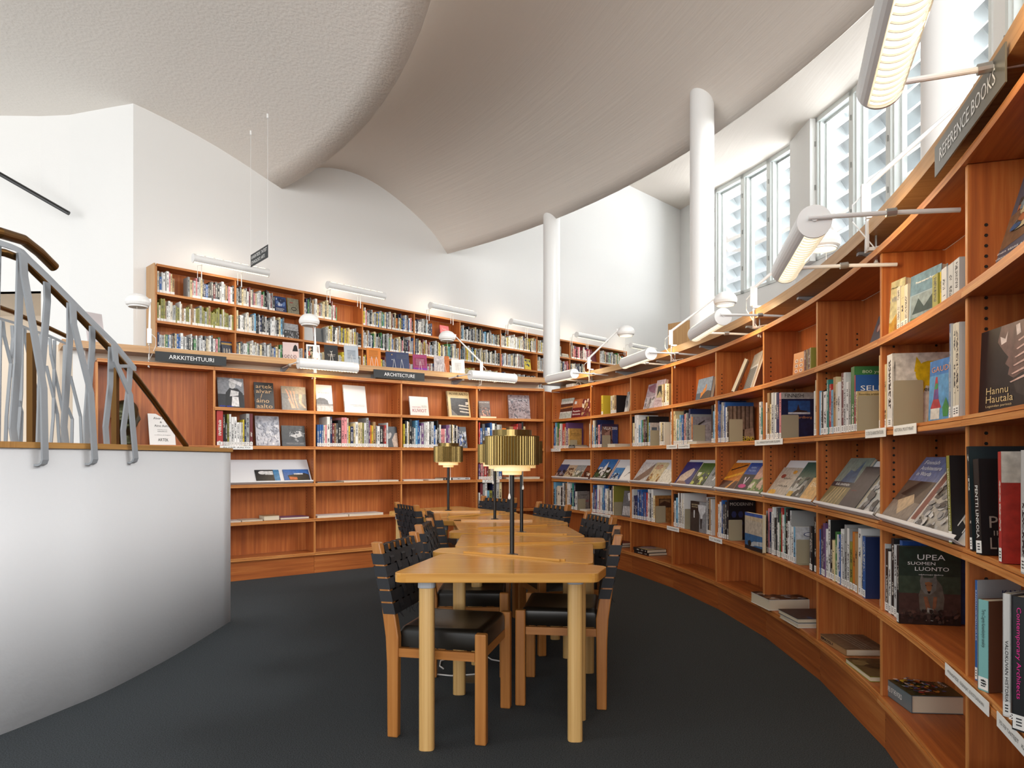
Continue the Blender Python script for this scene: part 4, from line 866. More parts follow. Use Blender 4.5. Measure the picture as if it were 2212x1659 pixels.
row(ARC, Z[4], B_, '210 237:225:w 296:118:B 318:200:g 362:180:W 380:195:w 405:205:k 430:135:w 452:140:G 478:135:d 500:118:w 525:150:w 538:290:b 555:220:k 582:140:t 605:138:n:k 642:270:s:g', 'fourth row, '+CB(0), 'books on the curved wall')
row(ARC, Z[4], B_, '868 886:290:w 902:170:b 917:210:G 937:240:v 952:230:b 986:168:w 1002:240:p 1032:205:w 1047:370:b 1062:215:B 1087:168:b 1112:225:w 1132:260:W 1152:185:k 1182:250:w 1198:180:n 1218:180:c:l', 'fourth row, '+CB(1), 'books on the curved wall')
row(ARC, Z[4], B_, '1496 1512:240:w 1537:235:s 1556:335:n 1576:335:n 1597:330:n 1627:245:b 1646:270:n 1666:240:b 1691:285:b 1706:285:m 1731:290:b 1766:290:r 1791:235:w 1812:300:G 1846:235:w:s 1878:335:c:d', 'fourth row, '+CB(2), 'books on the curved wall')
row(ARC, Z[4], C4, '96 113:1480:w 152:1350:k 182:1490:w 217:1430:B 246:1335:w 276:1335:k 302:1340:w 330:1460:W 350:1355:w:w', 'fourth row, '+CB(3), 'books on the curved wall')
row(ARC, Z[4], C4, '968 1022:1530:o 1052:1560:w 1092:1510:w 1118:1480:b 1160:1560:G 1190:1510:k 1222:1475:k:n', 'fourth row, '+CB(4), 'books on the curved wall')
row(ARC, Z[4], K2, '350 369:435:k 379:470:g 391:490:G 399:455:p 410:480:n 421:480:w 433:445:w 446:520:k 458:450:G 471:555:w 480:490:e 491:450:r 502:500:w 513:450:t 531:455:k 544:545:w 556:470:s:g 572:585:w 586:585:B:w', 'fourth row, '+CB(5), 'books on the curved wall')
row(ARC, Z[4], K2, '718 734:515:k:k 752:580:o 762:600:b 773:575:m 783:590:n 797:560:v 812:600:w 829:535:w:k 847:670:k:k 862:680:c 876:620:e 892:640:w 904:640:b 918:600:w 932:640:s 948:570:g 966:595:w:g 986:690:l:l 1006:620:o 1024:630:d 1046:595:w 1062:730:W 1084:650:b:n', 'fourth row, '+CB(6), 'books on the curved wall')
row(ARC, Z[4], K2, '1184 1200:655:n 1222:700:s 1242:740:k 1262:760:w 1282:665:k 1302:710:s 1322:720:g 1342:680:b:b', 'fourth row, '+CB(7), 'books on the curved wall')
LB = ['bay beside the white parapet', 'bay right of the parapet bay', 'straight bay behind the farthest brass lamp', 'straight bay next to corner post']
row(LIN[1], Z[2], L6, '141 212:425:r 236:480:k 258:570:k 278:475:l 300:475:w 331:505:w 361:505:w 391:565:w 411:565:w 426:565:W 444:535:y 461:570:n 501:470:g 536:470:m', 'second row, '+LB[0], 'books on the straight wall')
row(LIN[2], Z[2], L6, '1235 1257:590:b 1280:590:b 1302:590:b 1320:595:W 1339:595:p 1375:503:w 1397:503:n 1420:575:m 1438:575:d 1461:575:G 1498:540:k 1529:512:p 1559:512:p 1575:520:W 1592:605:y 1628:610:n 1648:575:c 1678:560:w 1702:570:c 1727:565:c 1742:570:l 1768:570:w 1795:515:g 1810:545:v 1827:595:o 1842:600:y 1870:560:d 1884:600:g 1916:605:w 1952:605:k 1966:600:m 1985:595:r 2004:570:s', 'second row, '+LB[1], 'books on the straight wall')
row(LIN[3], Z[2], L7, '196 217:465:y 242:425:k 257:430:w 274:440:c 307:405:k 337:505:G 357:520:s 385:420:B 402:415:b 417:495:b 432:490:w 465:455:v 492:450:s 513:450:w 537:435:w 562:430:G 600:435:s 622:485:b 639:540:w 657:420:k 672:470:k 694:475:w 720:530:p 744:530:p 760:530:w 784:480:v 810:480:v 824:475:w 838:475:k 852:475:c 872:480:w 897:475:k 914:490:w 932:500:n', 'second row, '+LB[2], 'books on the straight wall')
row(LIN[4], Z[2], L7, '1196 1212:445:r 1242:520:b 1277:465:G 1307:515:b 1342:515:w 1370:450:b 1407:460:w 1432:450:k 1470:475:s 1500:475:g 1560:520:o 1600:530:k 1650:500:d 1700:500:r 1717:465:r 1762:458:m 1787:440:k 1812:500:c', 'second row, '+LB[3], 'books on the straight wall')
row(LIN[4], Z[3], L7, '1194 1212:1000:v 1228:990:m 1247:1000:p 1267:1005:m 1297:990:r 1322:1010:m 1350:1000:d 1378:1020:W 1400:1040:g 1430:1060:y 1462:1040:s 1500:1060:b', 'third row, '+LB[3], 'books on the straight wall')
row(LIN[4], Z[4], L7, '1194 1215:1380:w 1248:1255:m 1275:1265:g 1305:1250:w 1335:1350:B 1375:1350:l 1405:1265:n 1432:1255:w 1465:1240:s 1500:1240:c', 'fourth row, '+LB[3], 'books on the straight wall')
# flat printed shapes of a cover
def art(root, o, R_, U_, shapes, photo=True):
    b = MB(); n = V(R_).cross(V(U_)).normalized(); k = 0
    for c, pts in shapes:
        k += 1; b.face([V(o)+R_*u+U_*v+n*(.0004+.00012*k) for u, v in pts], PHOTO if photo else COVER, lin(c))
    b.build('cover_print', root, org=parent_org(root) if root.parent else root.location)
def rect(c, u0, v0, u1, v1): return (c, [(u0, v0), (u1, v0), (u1, v1), (u0, v1)])
def oval(c, u, v, a, b_, n=16, rot=0): return (c, [(u+a*math.cos(2*pi*k/n)*math.cos(rot)-b_*math.sin(2*pi*k/n)*math.sin(rot), v+a*math.cos(2*pi*k/n)*math.sin(rot)+b_*math.sin(2*pi*k/n)*math.cos(rot)) for k in range(n)])
def blobs(cols, n, seed, u0=0, v0=0, u1=1, v1=1, s=.12):
    r_ = random.Random(seed); out = []
    for _ in range(n):
        u, v = r_.uniform(u0, u1), r_.uniform(v0, v1); a, b_, th = r_.uniform(.3, 1)*s, r_.uniform(.2, .7)*s, r_.uniform(0, pi); m = r_.randint(5, 8)
        pts = [(min(u1, max(u0, u+a*math.cos(2*pi*k/m)*math.cos(th)-b_*math.sin(2*pi*k/m)*math.sin(th))), min(v1, max(v0, v+a*math.cos(2*pi*k/m)*math.sin(th)+b_*math.sin(2*pi*k/m)*math.cos(th)))) for k in range(m)]
        out.append((r_.choice(cols), pts))
    return out
def face_book(face, z, org, x0, x1, y, col, label, back=.11, lean=10, th=.018, shapes=(), txt=(), yaw=0, up=None, cat='book', hmax=.34, name='book', photo=True, bevel=0):
    ox, oy, sc = org; xa, xb = ox+x0/sc, ox+x1/sc; pa, t, n = face.at(xa, back); pb = face.at(xb, back)[0]; d = (pb-pa); d.z = 0; w_ = d.length; t = d.normalized()
    if yaw: t = Matrix.Rotation(math.radians(yaw), 3, 'Z') @ t
    n2 = V((-t.y, t.x, 0)); n2 = n2 if n2.dot(n) > 0 else -n2; l = math.radians(lean); H = n2*math.sin(l)+V((0, 0, math.cos(l))); T = n2*math.cos(l)-V((0, 0, math.sin(l)))
    h = min(hmax, EYE+(HY-(oy+y/sc))/F*(pa.y)-z) if up is None else up
    o = V((pa.x, pa.y, z+math.sin(l)*th+.0005)); h = h/math.cos(l)
    if face is ARC or isinstance(face, Arc): pass
    root = mk_book(o, T, t, H, th, w_, h, col, label, 'face-out books', sticker=False, name=name)
    n_ = t.cross(H); e = n_*.0
    if shapes: art(root, o, t*w_, H*h, shapes, photo)
    for s_, u, v, a, b2, m_ in txt: text(s_, root, o+t*w_*u+H*h*v+n_*.0018, t, H, a*w_, b2*h, m_, 'title', off=.0)
    return root
def ik(c): return mat('ink_'+c, c, .5)
GREYS = ['D0D0D2', '8F9094', '4A4B50', '1F2024', 'B5B6BA', '6E7076']
fb = face_book
# top row, straight wall
fb(LIN[1], Z[1], L6, 160, 445, 72, (.12, .13, .15), 'black-and-white photo book of a seated person, leftmost face-out on the top row', shapes=[rect('8E9299', 0, .45, 1, 1), rect('2A2C33', 0, 0, 1, .45), ('14151A', [(.25, 0), (.3, .5), (.45, .66), (.75, .66), (.95, .5), (1, 0)]), oval('C9C9C9', .56, .78, .13, .14), ('DADADA', [(.45, .38), (.78, .42), (.8, .55), (.5, .6)]), ('EDEDED', [(.5, .05), (.8, .05), (.78, .38), (.54, .38)]), ('E4E4E6', [(.5, .98), (.95, .86), (.9, .72), (.42, .92)])], txt=(('alvar aalto', .05, .03, .5, .05, ik('2233CC')),))
fb(LIN[1], Z[1], L6, 560, 770, 125, 'k', 'black book covered in large tan lower-case words, top row beside the parapet', txt=(('artek', .08, .78, .84, .14, ik('C9A77C')), ('alvar', .08, .60, .80, .14, ik('C9A77C')), ('/', .30, .42, .1, .16, ik('C9A77C')), ('áino', .08, .24, .66, .15, ik('C9A77C')), ('aalto', .08, .04, .82, .15, ik('C9A77C'))))
fb(LIN[1], Z[1], L6, 855, 1120, 168, (.30, .30, .29), 'square grey book with salmon pink wavy shapes, top row', shapes=[rect('9A9184', 0, .7, 1, 1), rect('77797B', 0, 0, 1, .7)]+[('E2A083', [(.15+.14*k, .9-.05*k), (.25+.14*k, .8), (.35+.1*k, .5), (.42+.12*k, .1), (.38+.12*k, .1), (.3+.1*k, .5), (.2+.14*k, .78)]) for k in range(3)]+[('E8A88C', [(.7, .7), (.84, .68), (.8, .35), (.98, .12), (.9, .12), (.7, .33)]), ('E8A88C', [(.25, .5), (.33, .5), (.5, .1), (.42, .08)])])
fb(LIN[2], Z[1], L6, 1232, 1408, 152, 'w', 'white book with a grey townscape photo on its lower half', shapes=[rect('8F8F8F', 0, .22, 1, .30), rect('C6C7C9', 0, 0, 1, .22), ('5E5F62', [(0, .28), (0, .45), (.2, .52), (.5, .5), (.7, .42), (.75, .28)])], txt=(('TORI', .1, .68, .7, .04, ik('D7A09A')),))
fb(LIN[2], Z[1], L6, 1537, 1785, 155, 'w', 'plain large white book with one thin printed line, top row', yaw=4, txt=(('SUUNNITTELIJA  ALVAR AALTO', .25, .28, .65, .018, INKK), ('HISTORIA', .4, .24, .5, .014, INKK)))
fb(LIN[3], Z[1], L7, 290, 535, 97, 'w', 'square white book reading KUVIOT in dark red', txt=(('KUVIOT', .12, .18, .76, .17, ik('A8344A')), ('AALTOJEN', .12, .40, .45, .07, ik('C06070')), ('alvar aallon', .62, .5, .28, .035, INKK), ('arkkitehtuurissa', .62, .44, .28, .03, INKK)))
fb(LIN[3], Z[1], L7, 803, 1090, 28, 'c', 'tall cream book with black heading above a grey building photo', th=.03, shapes=[rect('4F5258', .12, .06, .93, .74), ('D9D8D2', [(.45, .44), (.93, .40), (.93, .44), (.5, .49)]), ('D9D8D2', [(.48, .32), (.93, .28), (.93, .33), (.5, .37)]), ('D9D8D2', [(.5, .2), (.93, .16), (.93, .21), (.52, .25)]), ('E8E6E0', [(.8, .6), (.93, .6), (.93, .5), (.8, .48)]), ('8B8E93', [(.12, .3), (.4, .06), (.12, .06)])], txt=(('ALVAR AALTO', .08, .86, .86, .09, INKK), ('complete works', .08, .79, .4, .02, INKK)))
fb(LIN[4], Z[1], L7, 1202, 1350, 160, (.16, .12, .11), 'small dark book with a crowded concert hall picture', shapes=blobs(['C98F7A', 'E0B090', '5A3A30', '8A5A4A', '30201C'], 50, 3, .05, .1, .95, .6, .12)+[rect('6A5B55', .05, .6, .95, .85)], txt=(('POLI POLI', .08, .88, .84, .06, INKW),))
fb(LIN[4], Z[1], L7, 1600, 1880, 80, (.28, .22, .24), 'pinkish speckled grey book with a dark green spine beside the corner post', th=.03, shapes=blobs(['A99A9E', '6A5C66', 'C4B4B8', '8C7A80', '4A4450'], 120, 5, 0, 0, 1, 1, .07), txt=(('SUOMI RAKENTAA VASTA ALOJA', .1, .76, .8, .07, INKW),))
r = thing('small_sign', 'small white label block lying on the first shelf near the corner post', 'sign', LIN[4].at(L7[0]+1215/L7[2], .01)[0]+V((0, 0, Z[1]))); p, t, n = LIN[4].at(L7[0]+1215/L7[2], .01); b = MB(); b.obox(V((p.x, p.y, Z[1])), t*.20, n*.03, V((0, 0, .018)), mat('cream_paper', 'DCCFB2', .6)); b.build('block', r)
# second row, straight wall
fb(LIN[1], Z[2], L6, 573, 832, 495, (.52, .53, .58), 'silvery grey book with faint wintry picture, second row beside the parapet', th=.03, shapes=blobs(['B9BCC8', 'D4D6DE', '9A9DAA', 'E0E1E6'], 90, 8, .05, .02, .97, .97, .1), txt=(('ALVAR AALTO', .22, .78, .5, .06, ik('DDDDE2')),))
fb(LIN[1], Z[2], L6, 855, 1108, 600, (.04, .045, .05), 'dark book with a black-and-white tree photo, second row', shapes=[rect('2E3136', 0, .2, 1, 1), ('D6D7D8', [(.36, .5), (.5, .72), (.8, .74), (.88, .5), (.6, .4)]), ('0C0D10', [(.82, 1), (.9, .2), (1, .2), (1, 1)])]+blobs(['0F1013', '5A5D61', '8C8F92'], 26, 9, .3, .2, 1, 1, .1), txt=(('MAISON LOUIS CARRE', .18, .08, .74, .08, ik('9A9CA0')),))
fb(LIN[2], Z[2], L6, 1990, 2112, 612, (.03, .03, .035), 'black book with a pale portrait photo at the end of its row', back=.05, th=.02, shapes=[('C9AE98', [(.6, 0), (1, 0), (1, .7), (.8, .68), (.5, .35)]), oval('B9B2AC', .3, .55, .22, .12, rot=.6)])
fb(LIN[3], Z[2], L7, 935, 1045, 505, (.09, .11, .14), 'dark blue-grey slanting book ending the row behind the farthest brass lamp', back=.05, shapes=blobs(['3A5AA8', '8A929C', 'C8CCD2', '22262E'], 22, 4, .05, .05, .95, .8, .2), txt=(('AALTO', .1, .55, .8, .12, ik('C9D4F0')),))
# flat books on the straight wall
def flat(face, z, org, x0, x1, th, dep, col, label, back=.03, fore=True, yaw=0, name='book', shapes=(), txt=()):
    ox, oy, sc = org; pa, t, n = face.at(ox+x0/sc, back); pb = face.at(ox+x1/sc, back)[0]; d = pb-pa; d.z = 0; w_ = d.length; t = d.normalized(); n = V((-t.y, t.x, 0)) if V((-t.y, t.x, 0)).dot(n) > 0 else V((t.y, -t.x, 0))
    if yaw: R_ = Matrix.Rotation(math.radians(yaw), 3, 'Z'); t, n = R_ @ t, R_ @ n
    o = V((pa.x, pa.y, z+.0004))
    root = mk_book(o+n*dep, (0, 0, 1), -n, t, th, dep, w_, col, label, 'books lying flat', sticker=False) if fore else mk_book(o, (0, 0, 1), n, t, th, dep, w_, col, label, 'books lying flat', sticker=False)
    if shapes: art(root, o+V((0, 0, th)), t*w_, n*dep, shapes)
    return root
Z4A = (440, 780, 3.606)
for li, zi, org, x0, x1, th, dep, c, fo, lab in ((2, 3, Z4A, 886, 1086, .010, .2, 'k', 1, 'thin flat black-edged book, leftmost on the third row'), (2, 3, Z4A, 1092, 1362, .016, .21, 'w', 1, 'flat white book in the middle of its third-row bay'), (2, 3, Z4A, 1366, 1520, .016, .2, 'w', 1, 'flat white book at the right end of its third-row bay'),
    (3, 3, L7, 198, 458, .014, .21, 'w', 1, 'flat white book behind the farthest lamp pole, left one'), (3, 3, L7, 528, 722, .012, .2, 'w', 1, 'flat white book just left of the farthest lamp pole'), (3, 3, L7, 726, 840, .026, .2, 'k', 0, 'flat black book just behind the farthest lamp pole'), (3, 3, L7, 850, 1080, .026, .21, 's', 0, 'thicker flat pale book right of the farthest lamp pole'),
    (1, 4, Z4A, 205, 292, .012, .2, 'w', 1, 'flat white book half hidden by the white parapet, fourth row'), (1, 4, Z4A, 298, 462, .014, .2, 'W', 1, 'flat white book next to the boxed book, fourth row'), (1, 4, Z4A, 470, 590, .046, .16, 'd', 1, 'small thick flat boxed book with tan pages, fourth row'), (1, 4, Z4A, 600, 822, .022, .2, 'v', 1, 'flat book with purple cover right of the boxed book'),
    (2, 4, Z4A, 886, 1128, .020, .21, 'w', 1, 'flat white magazine, leftmost of the fourth-row bay with the chairs in front'), (2, 4, Z4A, 1134, 1400, .022, .21, 'w', 1, 'flat white book nearest the farthest left chair, fourth row'), (4, 3, L7, 1560, 1760, .022, .2, 's', 1, 'flat pale book behind the nearest brass lamp'), (4, 3, L7, 1770, 2005, .024, .2, 'w', 1, 'flat white book near the corner post, third row')):
    flat(LIN[li], Z[zi], org, x0, x1, th, dep, c, lab, fore=bool(fo))
# shelf-edge label holders
def edge_label(face, z, x0, x1, lab, txt, org=(0, 0, 1)):
    ox, oy, sc = org; pa, t, n = face.at(ox+x0/sc, -.004); pb = face.at(ox+x1/sc, -.004)[0]; pa.z = pb.z = 0; d = pb-pa; t = d.normalized(); n = V((-t.y, t.x, 0)) if V((-t.y, t.x, 0)).dot(n) > 0 else V((t.y, -t.x, 0))
    r = thing('shelf_label', lab, 'shelf label', V((pa.x, pa.y, z-.004)), 'printed labels on the shelf edges'); b = MB(); b.obox(V((pa.x, pa.y, z-.006)), d, n*-.002, V((0, 0, .036)), STICK); b.build('label_strip', r)
    text(txt, r, pa-n*.0030+d*.08+V((0, 0, z+.006)), t, (0, 0, 1), d.length*.84, .014, mat('label_grey', '5A5A5A', .6))
for x0, x1, zi, s_, lab in ((1187, 1211, 2, 'HISTORIA', 'below the purple-spined books by the corner'), (1440, 1463, 2, '72.3 RAKENNUKSET', 'second row, left of a pair under the fourth curved bay'), (1465, 1490, 2, '72.4 SUUNNITTELU', 'second row, right of a pair under the fourth curved bay'),
        (1631, 1691, 2, '72.2 ARKKITEHTUURI SUOMI', 'second row, under the FINNISH book'), (1870, 1914, 2, '72 720-726 ARKKITEHTUURI', 'second row, under the cream and orange books'), (1931, 1980, 2, 'HISTORIA, MUUT MAAT', 'second row, under the big grey bookend'),
        (1273, 1319, 4, '72.1 ARKKITEHDIT  HISTORIA', 'fourth row, above the second chair on the right'), (1441, 1467, 4, '72.6 PUUTARHAT', 'fourth row, near the photo book of a wine glass'), (1532, 1560, 4, '72.7 TEORIA', 'fourth row, at the joint of the fifth bay')):
    edge_label(ARC, SZ[zi], x0, x1, 'white printed shelf-edge label, '+lab, s_)
edge_label(LIN[1], SZ[2], 475, 546, 'white printed shelf-edge label, below the black-spined books by the parapet', 'ALVAR AALTO'); edge_label(LIN[4], SZ[3], 1042, 1079, 'white printed shelf-edge label behind the nearest brass lamp', 'TAIDE')
edge_label(ARC, SZ[4], 2043, 2137, 'long white label strip at lower right reading 49 KANSATIEDE', '49 KANSATIEDE   KÄSIKIRJAT, EI KOTILAINAAN'); edge_label(ARC, SZ[4], 2155, 2260, 'long white label strip at the right picture edge reading 70-78 TAITEET', '70-78 TAITEET   KÄSIKIRJAT')
# bookends
def bookend(x, z, lab, h=.14, dep=.105, back=.025, off=.012, face=ARC, col=BENDM):
    p, t, n = face.at(x, back); p = V((p.x, p.y, z+.0006)); r = thing('bookend', lab, 'bookend', p, 'metal bookends'); b = MB(); p = p+t*.002
    pts = roundpoly([V((0, 0)), V((dep, 0)), V((dep, h)), V((0, h))], .008, 3); A = [p+n*q.x+V((0, 0, q.y)) for q in pts]; B = [q+t*.0014 for q in A]
    b.grid([A, B], col, False, True); b.face(A[::-1], col); b.face(B, col); b.obox(p+t*.0014, t*.05, n*dep, V((0, 0, .001)), col); b.build('plate', r)
for i, (org, x, zi, h) in enumerate(((A_, 520, 2, .10), (A_, 1036, 2, .135), (A_, 1806, 2, .15), (C3, 530, 2, .16), (C3, 1242, 2, .17), (K_, 486, 2, .145), (K_, 1028, 2, .16), (K_, 1282, 2, .18),
                             (B_, 650, 4, .13), (B_, 1224, 4, .14), (B_, 1886, 4, .155), (C4, 358, 4, .17), (C4, 1232, 4, .15), (K2, 592, 4, .14))):
    bookend(org[0]+x/org[2], Z[zi], 'beige metal bookend holding the %s row, %s curved bay from corner' % ('second' if zi == 2 else 'fourth', ORD[i if i < 8 else i-8]), h=h)
# top row of the curved wall
AR = ARC
fb(AR, Z[1], A_, 242, 540, 475, 'B', 'pale green book with a framed sunset picture, first curved bay, top row', shapes=[rect('C5D2CE', 0, 0, 1, 1), rect('E6ECEA', .22, .3, 1, .85), rect('5A3428', .28, .36, 1, .74), ('C88A50', [(.3, .5), (1, .55), (1, .62), (.3, .58)])], th=.012)
fb(AR, Z[1], A_, 542, 690, 470, 'm', 'maroon book with white title and orange houses, first curved bay', shapes=[rect('C47A52', 0, .55, 1, 1), rect('6E1F28', 0, 0, 1, .55), rect('E0E4EC', .15, .75, .4, .9)], txt=(('Puutalo-', .12, .32, .8, .1, INKW), ('birinota', .12, .16, .8, .1, INKW)), back=.10, th=.012)
fb(AR, Z[1], A_, 694, 836, 465, 'm', 'brown landscape photo book beside the maroon one, first curved bay', shapes=blobs(['8A5A3C', '6B2E2C', 'C0A070', 'E8E0D0', '7A5A40'], 40, 12, 0, 0, 1, 1, .2), back=.10, th=.012)
row(ARC, Z[1], A_, '1016 1046:402:y:y 1168:- 1198:410:W 1228:400:c 1262:400:d:k', 'top row, '+CB(1), 'books on the curved wall')
fb(AR, Z[1], A_, 1388, 1464, 355, 'w', 'narrow black-and-white photo book standing in the second curved bay', shapes=blobs(GREYS, 30, 13, 0, .2, 1, 1, .25), back=.05, yaw=-12, th=.02)
fb(AR, Z[1], A_, 1690, 1842, 237, (.5, .42, .48), 'pinkish grey book with a tower drawing, third curved bay', shapes=[rect('B9A9B4', 0, .5, 1, 1), ('9A6A80', [(0, .9), (.8, 1), (.9, .6), (.3, .7)])]+blobs(['E4E0E4', '6A6470', '9A949C'], 24, 14, 0, 0, 1, .5, .18), back=.08, lean=14)
fb(AR, Z[1], A_, 1850, 1972, 170, 'p', 'pink book with a small black-and-white picture, third curved bay', shapes=[rect('D9C3CC', 0, 0, 1, 1), rect('C9B98C', .18, .36, .86, .82), ('26241F', [(.22, .4), (.5, .6), (.8, .4), (.8, .78), (.22, .78)])], txt=(('KONGRESSI', .2, .22, .62, .05, ik('A08088')), ('1994', .4, .13, .25, .05, ik('A08088'))), back=.07, th=.03, yaw=4)
row(ARC, Z[1], A_, '1985 2008:230:c 2034:215:d 2060:215:w:c 2100:220:c:d', 'top row, end of '+CE(2), 'books on the curved wall')
fb(AR, Z[1], C3, 570, 858, 752, 'n', 'blue-grey book with an orange castle tower at dusk, fourth curved bay', shapes=[rect('8FA6BE', 0, .35, 1, 1), rect('4E6277', 0, 0, 1, .35), ('3A3030', [(.3, .1), (.5, .3), (.75, .42), (1, .36), (1, .05), (.35, .05)]), ('F0962A', [(.32, .1), (.32, .38), (.38, .4), (.4, .3), (.5, .55), (.55, .5), (.6, .7), (.66, .7), (.66, .4), (.5, .28), (.42, .22)])], back=.09, th=.03)
fb(AR, Z[1], C3, 1330, 1500, 560, 'W', 'buff book leaning steeply beside the striped one, fifth curved bay', back=.07, lean=22, yaw=-28, th=.02, up=.235)
fb(AR, Z[1], C3, 1510, 1790, 470, 'w', 'leaning book with striped black-and-white columns, fifth curved bay', shapes=[rect('E6DFCF', 0, .65, 1, 1)]+[rect('3A3A3A', .05+.12*k, 0, .11+.12*k, .6) for k in range(8)], back=.09, lean=18, yaw=-10, th=.02, up=.265)
fb(AR, Z[1], K_, 566, 626, 545, 'o', 'small orange patterned book standing at an angle, sixth curved bay', shapes=[oval('E8D8C8', .3+.4*(k % 2), .2+.22*(k//2), .14, .08) for k in range(6)]+[oval('B23A2A', .3+.4*(k % 2), .2+.22*(k//2), .07, .04) for k in range(6)], back=.04, th=.02, yaw=8, lean=4)
row(ARC, Z[1], K_, '645 658:542:m 668:540:d 678:538:k 690:538:m 698:540:l', 'top row, '+CB(5), 'books on the curved wall')
fb(AR, Z[1], K_, 1082, 1160, 285, (.12, .12, .14), 'charcoal book with a small oval portrait, seventh curved bay', shapes=[oval('8A5A60', .45, .68, .22, .13), oval('E0B8A8', .45, .66, .12, .1), rect('9AA0A8', .1, 0, 1, .28)], txt=(('C.L.E.', .6, .8, .3, .07, INKW),), back=.13, lean=18, th=.012)
fb(AR, Z[1], K_, 1206, 1292, 60, 'c', 'pale yellow book reading NÄYTTELY standing in the eighth curved bay', shapes=[rect('E4DFAE', 0, 0, 1, 1), ('D8A84A', [(0, 0), (1, 0), (1, .3), (.7, .42), (.4, .25), (0, .3)]), ('C48A3A', [(.5, .0), (.9, 0), (.9, .25), (.6, .2)])], txt=(('Salon Master', .08, .86, .6, .035, INKK), ('NA VIRREI', .1, .62, .8, .09, ik('9AA0B0'))), back=.03, th=.03, lean=3, yaw=12)
row(ARC, Z[1], K_, '1300 1325:75:W 1352:70:c 1378:60:W', 'top row, '+CB(7), 'books on the curved wall', back=.03)
fb(AR, Z[1], K_, 1392, 1520, 0, (.25, .34, .42), 'blue-grey book with town photos, standing in the eighth curved bay', shapes=[rect('6C8CA0', 0, .6, 1, 1), rect('8A9AA0', .05, .12, .95, .58), ('3A4A4A', [(.1, .2), (.3, .5), (.5, .3), (.8, .52), (.9, .2)]), rect('5C7A50', .05, .02, .95, .12)], txt=(('Pietarsaaren Puistot', .2, .8, .7, .04, INKW),), back=.03, th=.022, lean=3, yaw=12)
row(ARC, Z[1], K_, '1560 1600:10:l 1622:-10:y 1660:0:s 1700:0:s 1742:0:s', 'top row, end of '+CE(7), 'books on the curved wall', back=.03)
fb(AR, Z[1], (1980, 460, 4.147), 470, 1100, -30, (.10, .11, .15), 'large slate-grey book with a collage picture at the upper right edge', shapes=[('8A6A50', [(.2, .55), (.8, .75), (.8, .42), (.2, .25)])]+blobs(['3A6A9A', 'C07850', 'D8C8A0', '4A4A44', '8AA0A8'], 40, 17, .3, .4, .8, .7, .09), txt=(('Lasinen tästä ajankohtaisia', .16, .22, .55, .03, INKW), ('henkilöitä ja tapahtumia', .14, .17, .5, .03, INKW), ('kohtaloineen kuvina', .12, .12, .4, .03, INKW)), back=.05, lean=16, th=.03, yaw=10, up=.31)
# second-row special covers
def side_print(face, org, x, z, back, d0, d1, h0, h1, shapes, txt, root, col='k'):
    """print on the right-hand cover of a standing book: strip at picture column x"""
    p, t, n = face.at(org[0]+x/org[2], back); p = V((p.x, p.y, z))+t*.0006; o = p+n*d0+V((0, 0, h0)); R_, U_ = n*(d1-d0), V((0, 0, h1-h0)); nn = R_.cross(U_).normalized()
    if nn.dot(t) < 0: return
    if shapes: art(root, o, R_, U_, shapes)
    for s_, u, v, a, b2, m_ in txt: text(s_, root, o+R_*u+U_*v+nn*.002, R_, U_, a*R_.length, b2*U_.length, m_, 'title', off=0)
def last_book(): return [o for o in S.objects if o.name.startswith('book') and 'label' in o and o.parent is None and 'book,' in o['label']]
BKS = {}
for o in S.objects:
    if o.parent is None and o.get('category') == 'book': BKS.setdefault(o['label'].split(', ', 2)[-1], []).append(o)
def endof(key): return BKS[key][-1]
def pr(key, shapes, txt, idx=-1):
    r_ = BKS[key][idx]; me = r_.data; P_ = [V(v.co)+V(r_.location) for v in me.vertices]
    # right-hand board is the second hexahedron: take its outer face
    o, = [P_[0]]; T = (P_[1]-P_[0]); H = (P_[3]-P_[0]) if (P_[3]-P_[0]).z > .05 else (P_[2]-P_[1]); far = max(P_, key=lambda q: ((q-P_[0]).xy.length)); lo = min(p.z for p in P_); tn = V((T.x, T.y, 0)).normalized()
    xs = [(p-P_[0]).dot(tn) for p in P_]; nn_ = V((-tn.y, tn.x, 0)); ds = [(p-P_[0]).dot(nn_) for p in P_]; sgn = 1 if max(ds) > -min(ds) else -1; dd = max(map(abs, ds)); tm = max(xs); hh = max(p.z for p in P_)-lo
    if min(xs) < -.001 : tm = max(xs)
    o = V((P_[0].x, P_[0].y, lo))+tn*tm; R_ = nn_*sgn*dd; U_ = V((0, 0, hh)); n3 = R_.cross(U_)
    if n3.dot(tn) < 0: return
    if shapes: art(r_, o, R_, U_, shapes)
    for s_, u, v, a, b2, m_ in txt: text(s_, r_, o+R_*u+U_*v+tn*.0025, R_, U_, a*dd, b2*hh, m_, 'title', off=0)
W2, W4 = 'second row, ', 'fourth row, '
pr(W2+CB(0), [rect('C39B55', 0, 0, 1, 1)], (('kaupunkirakenteen muutos', .15, .7, .6, .05, INKK), ('ja rakennettu ympäristö', .15, .62, .6, .04, INKK)))
pr(W2+CB(1), [rect('8A6458', 0, 0, .65, 1), rect('24407E', .65, 0, 1, 1), ('2A1E22', [(.1, .9), (.14, .9), (.8, .1), (.75, .1)]), ('B08A7A', [(.2, .6), (.5, .75), (.5, .4), (.2, .3)]), rect('1A1A22', .5, 0, .58, .7), rect('3A2A4A', 0, .9, 1, 1)], (('VILLA 2000', .1, .76, .85, .12, INKW),))
pr(W2+CB(2), [rect('CDC3BC', 0, 0, 1, 1), rect('5C6A78', .1, .4, .45, .8), rect('8A94A0', .55, .45, .9, .85)], (('RAKENTAJA', .2, .1, .6, .06, ik('A07060')),))
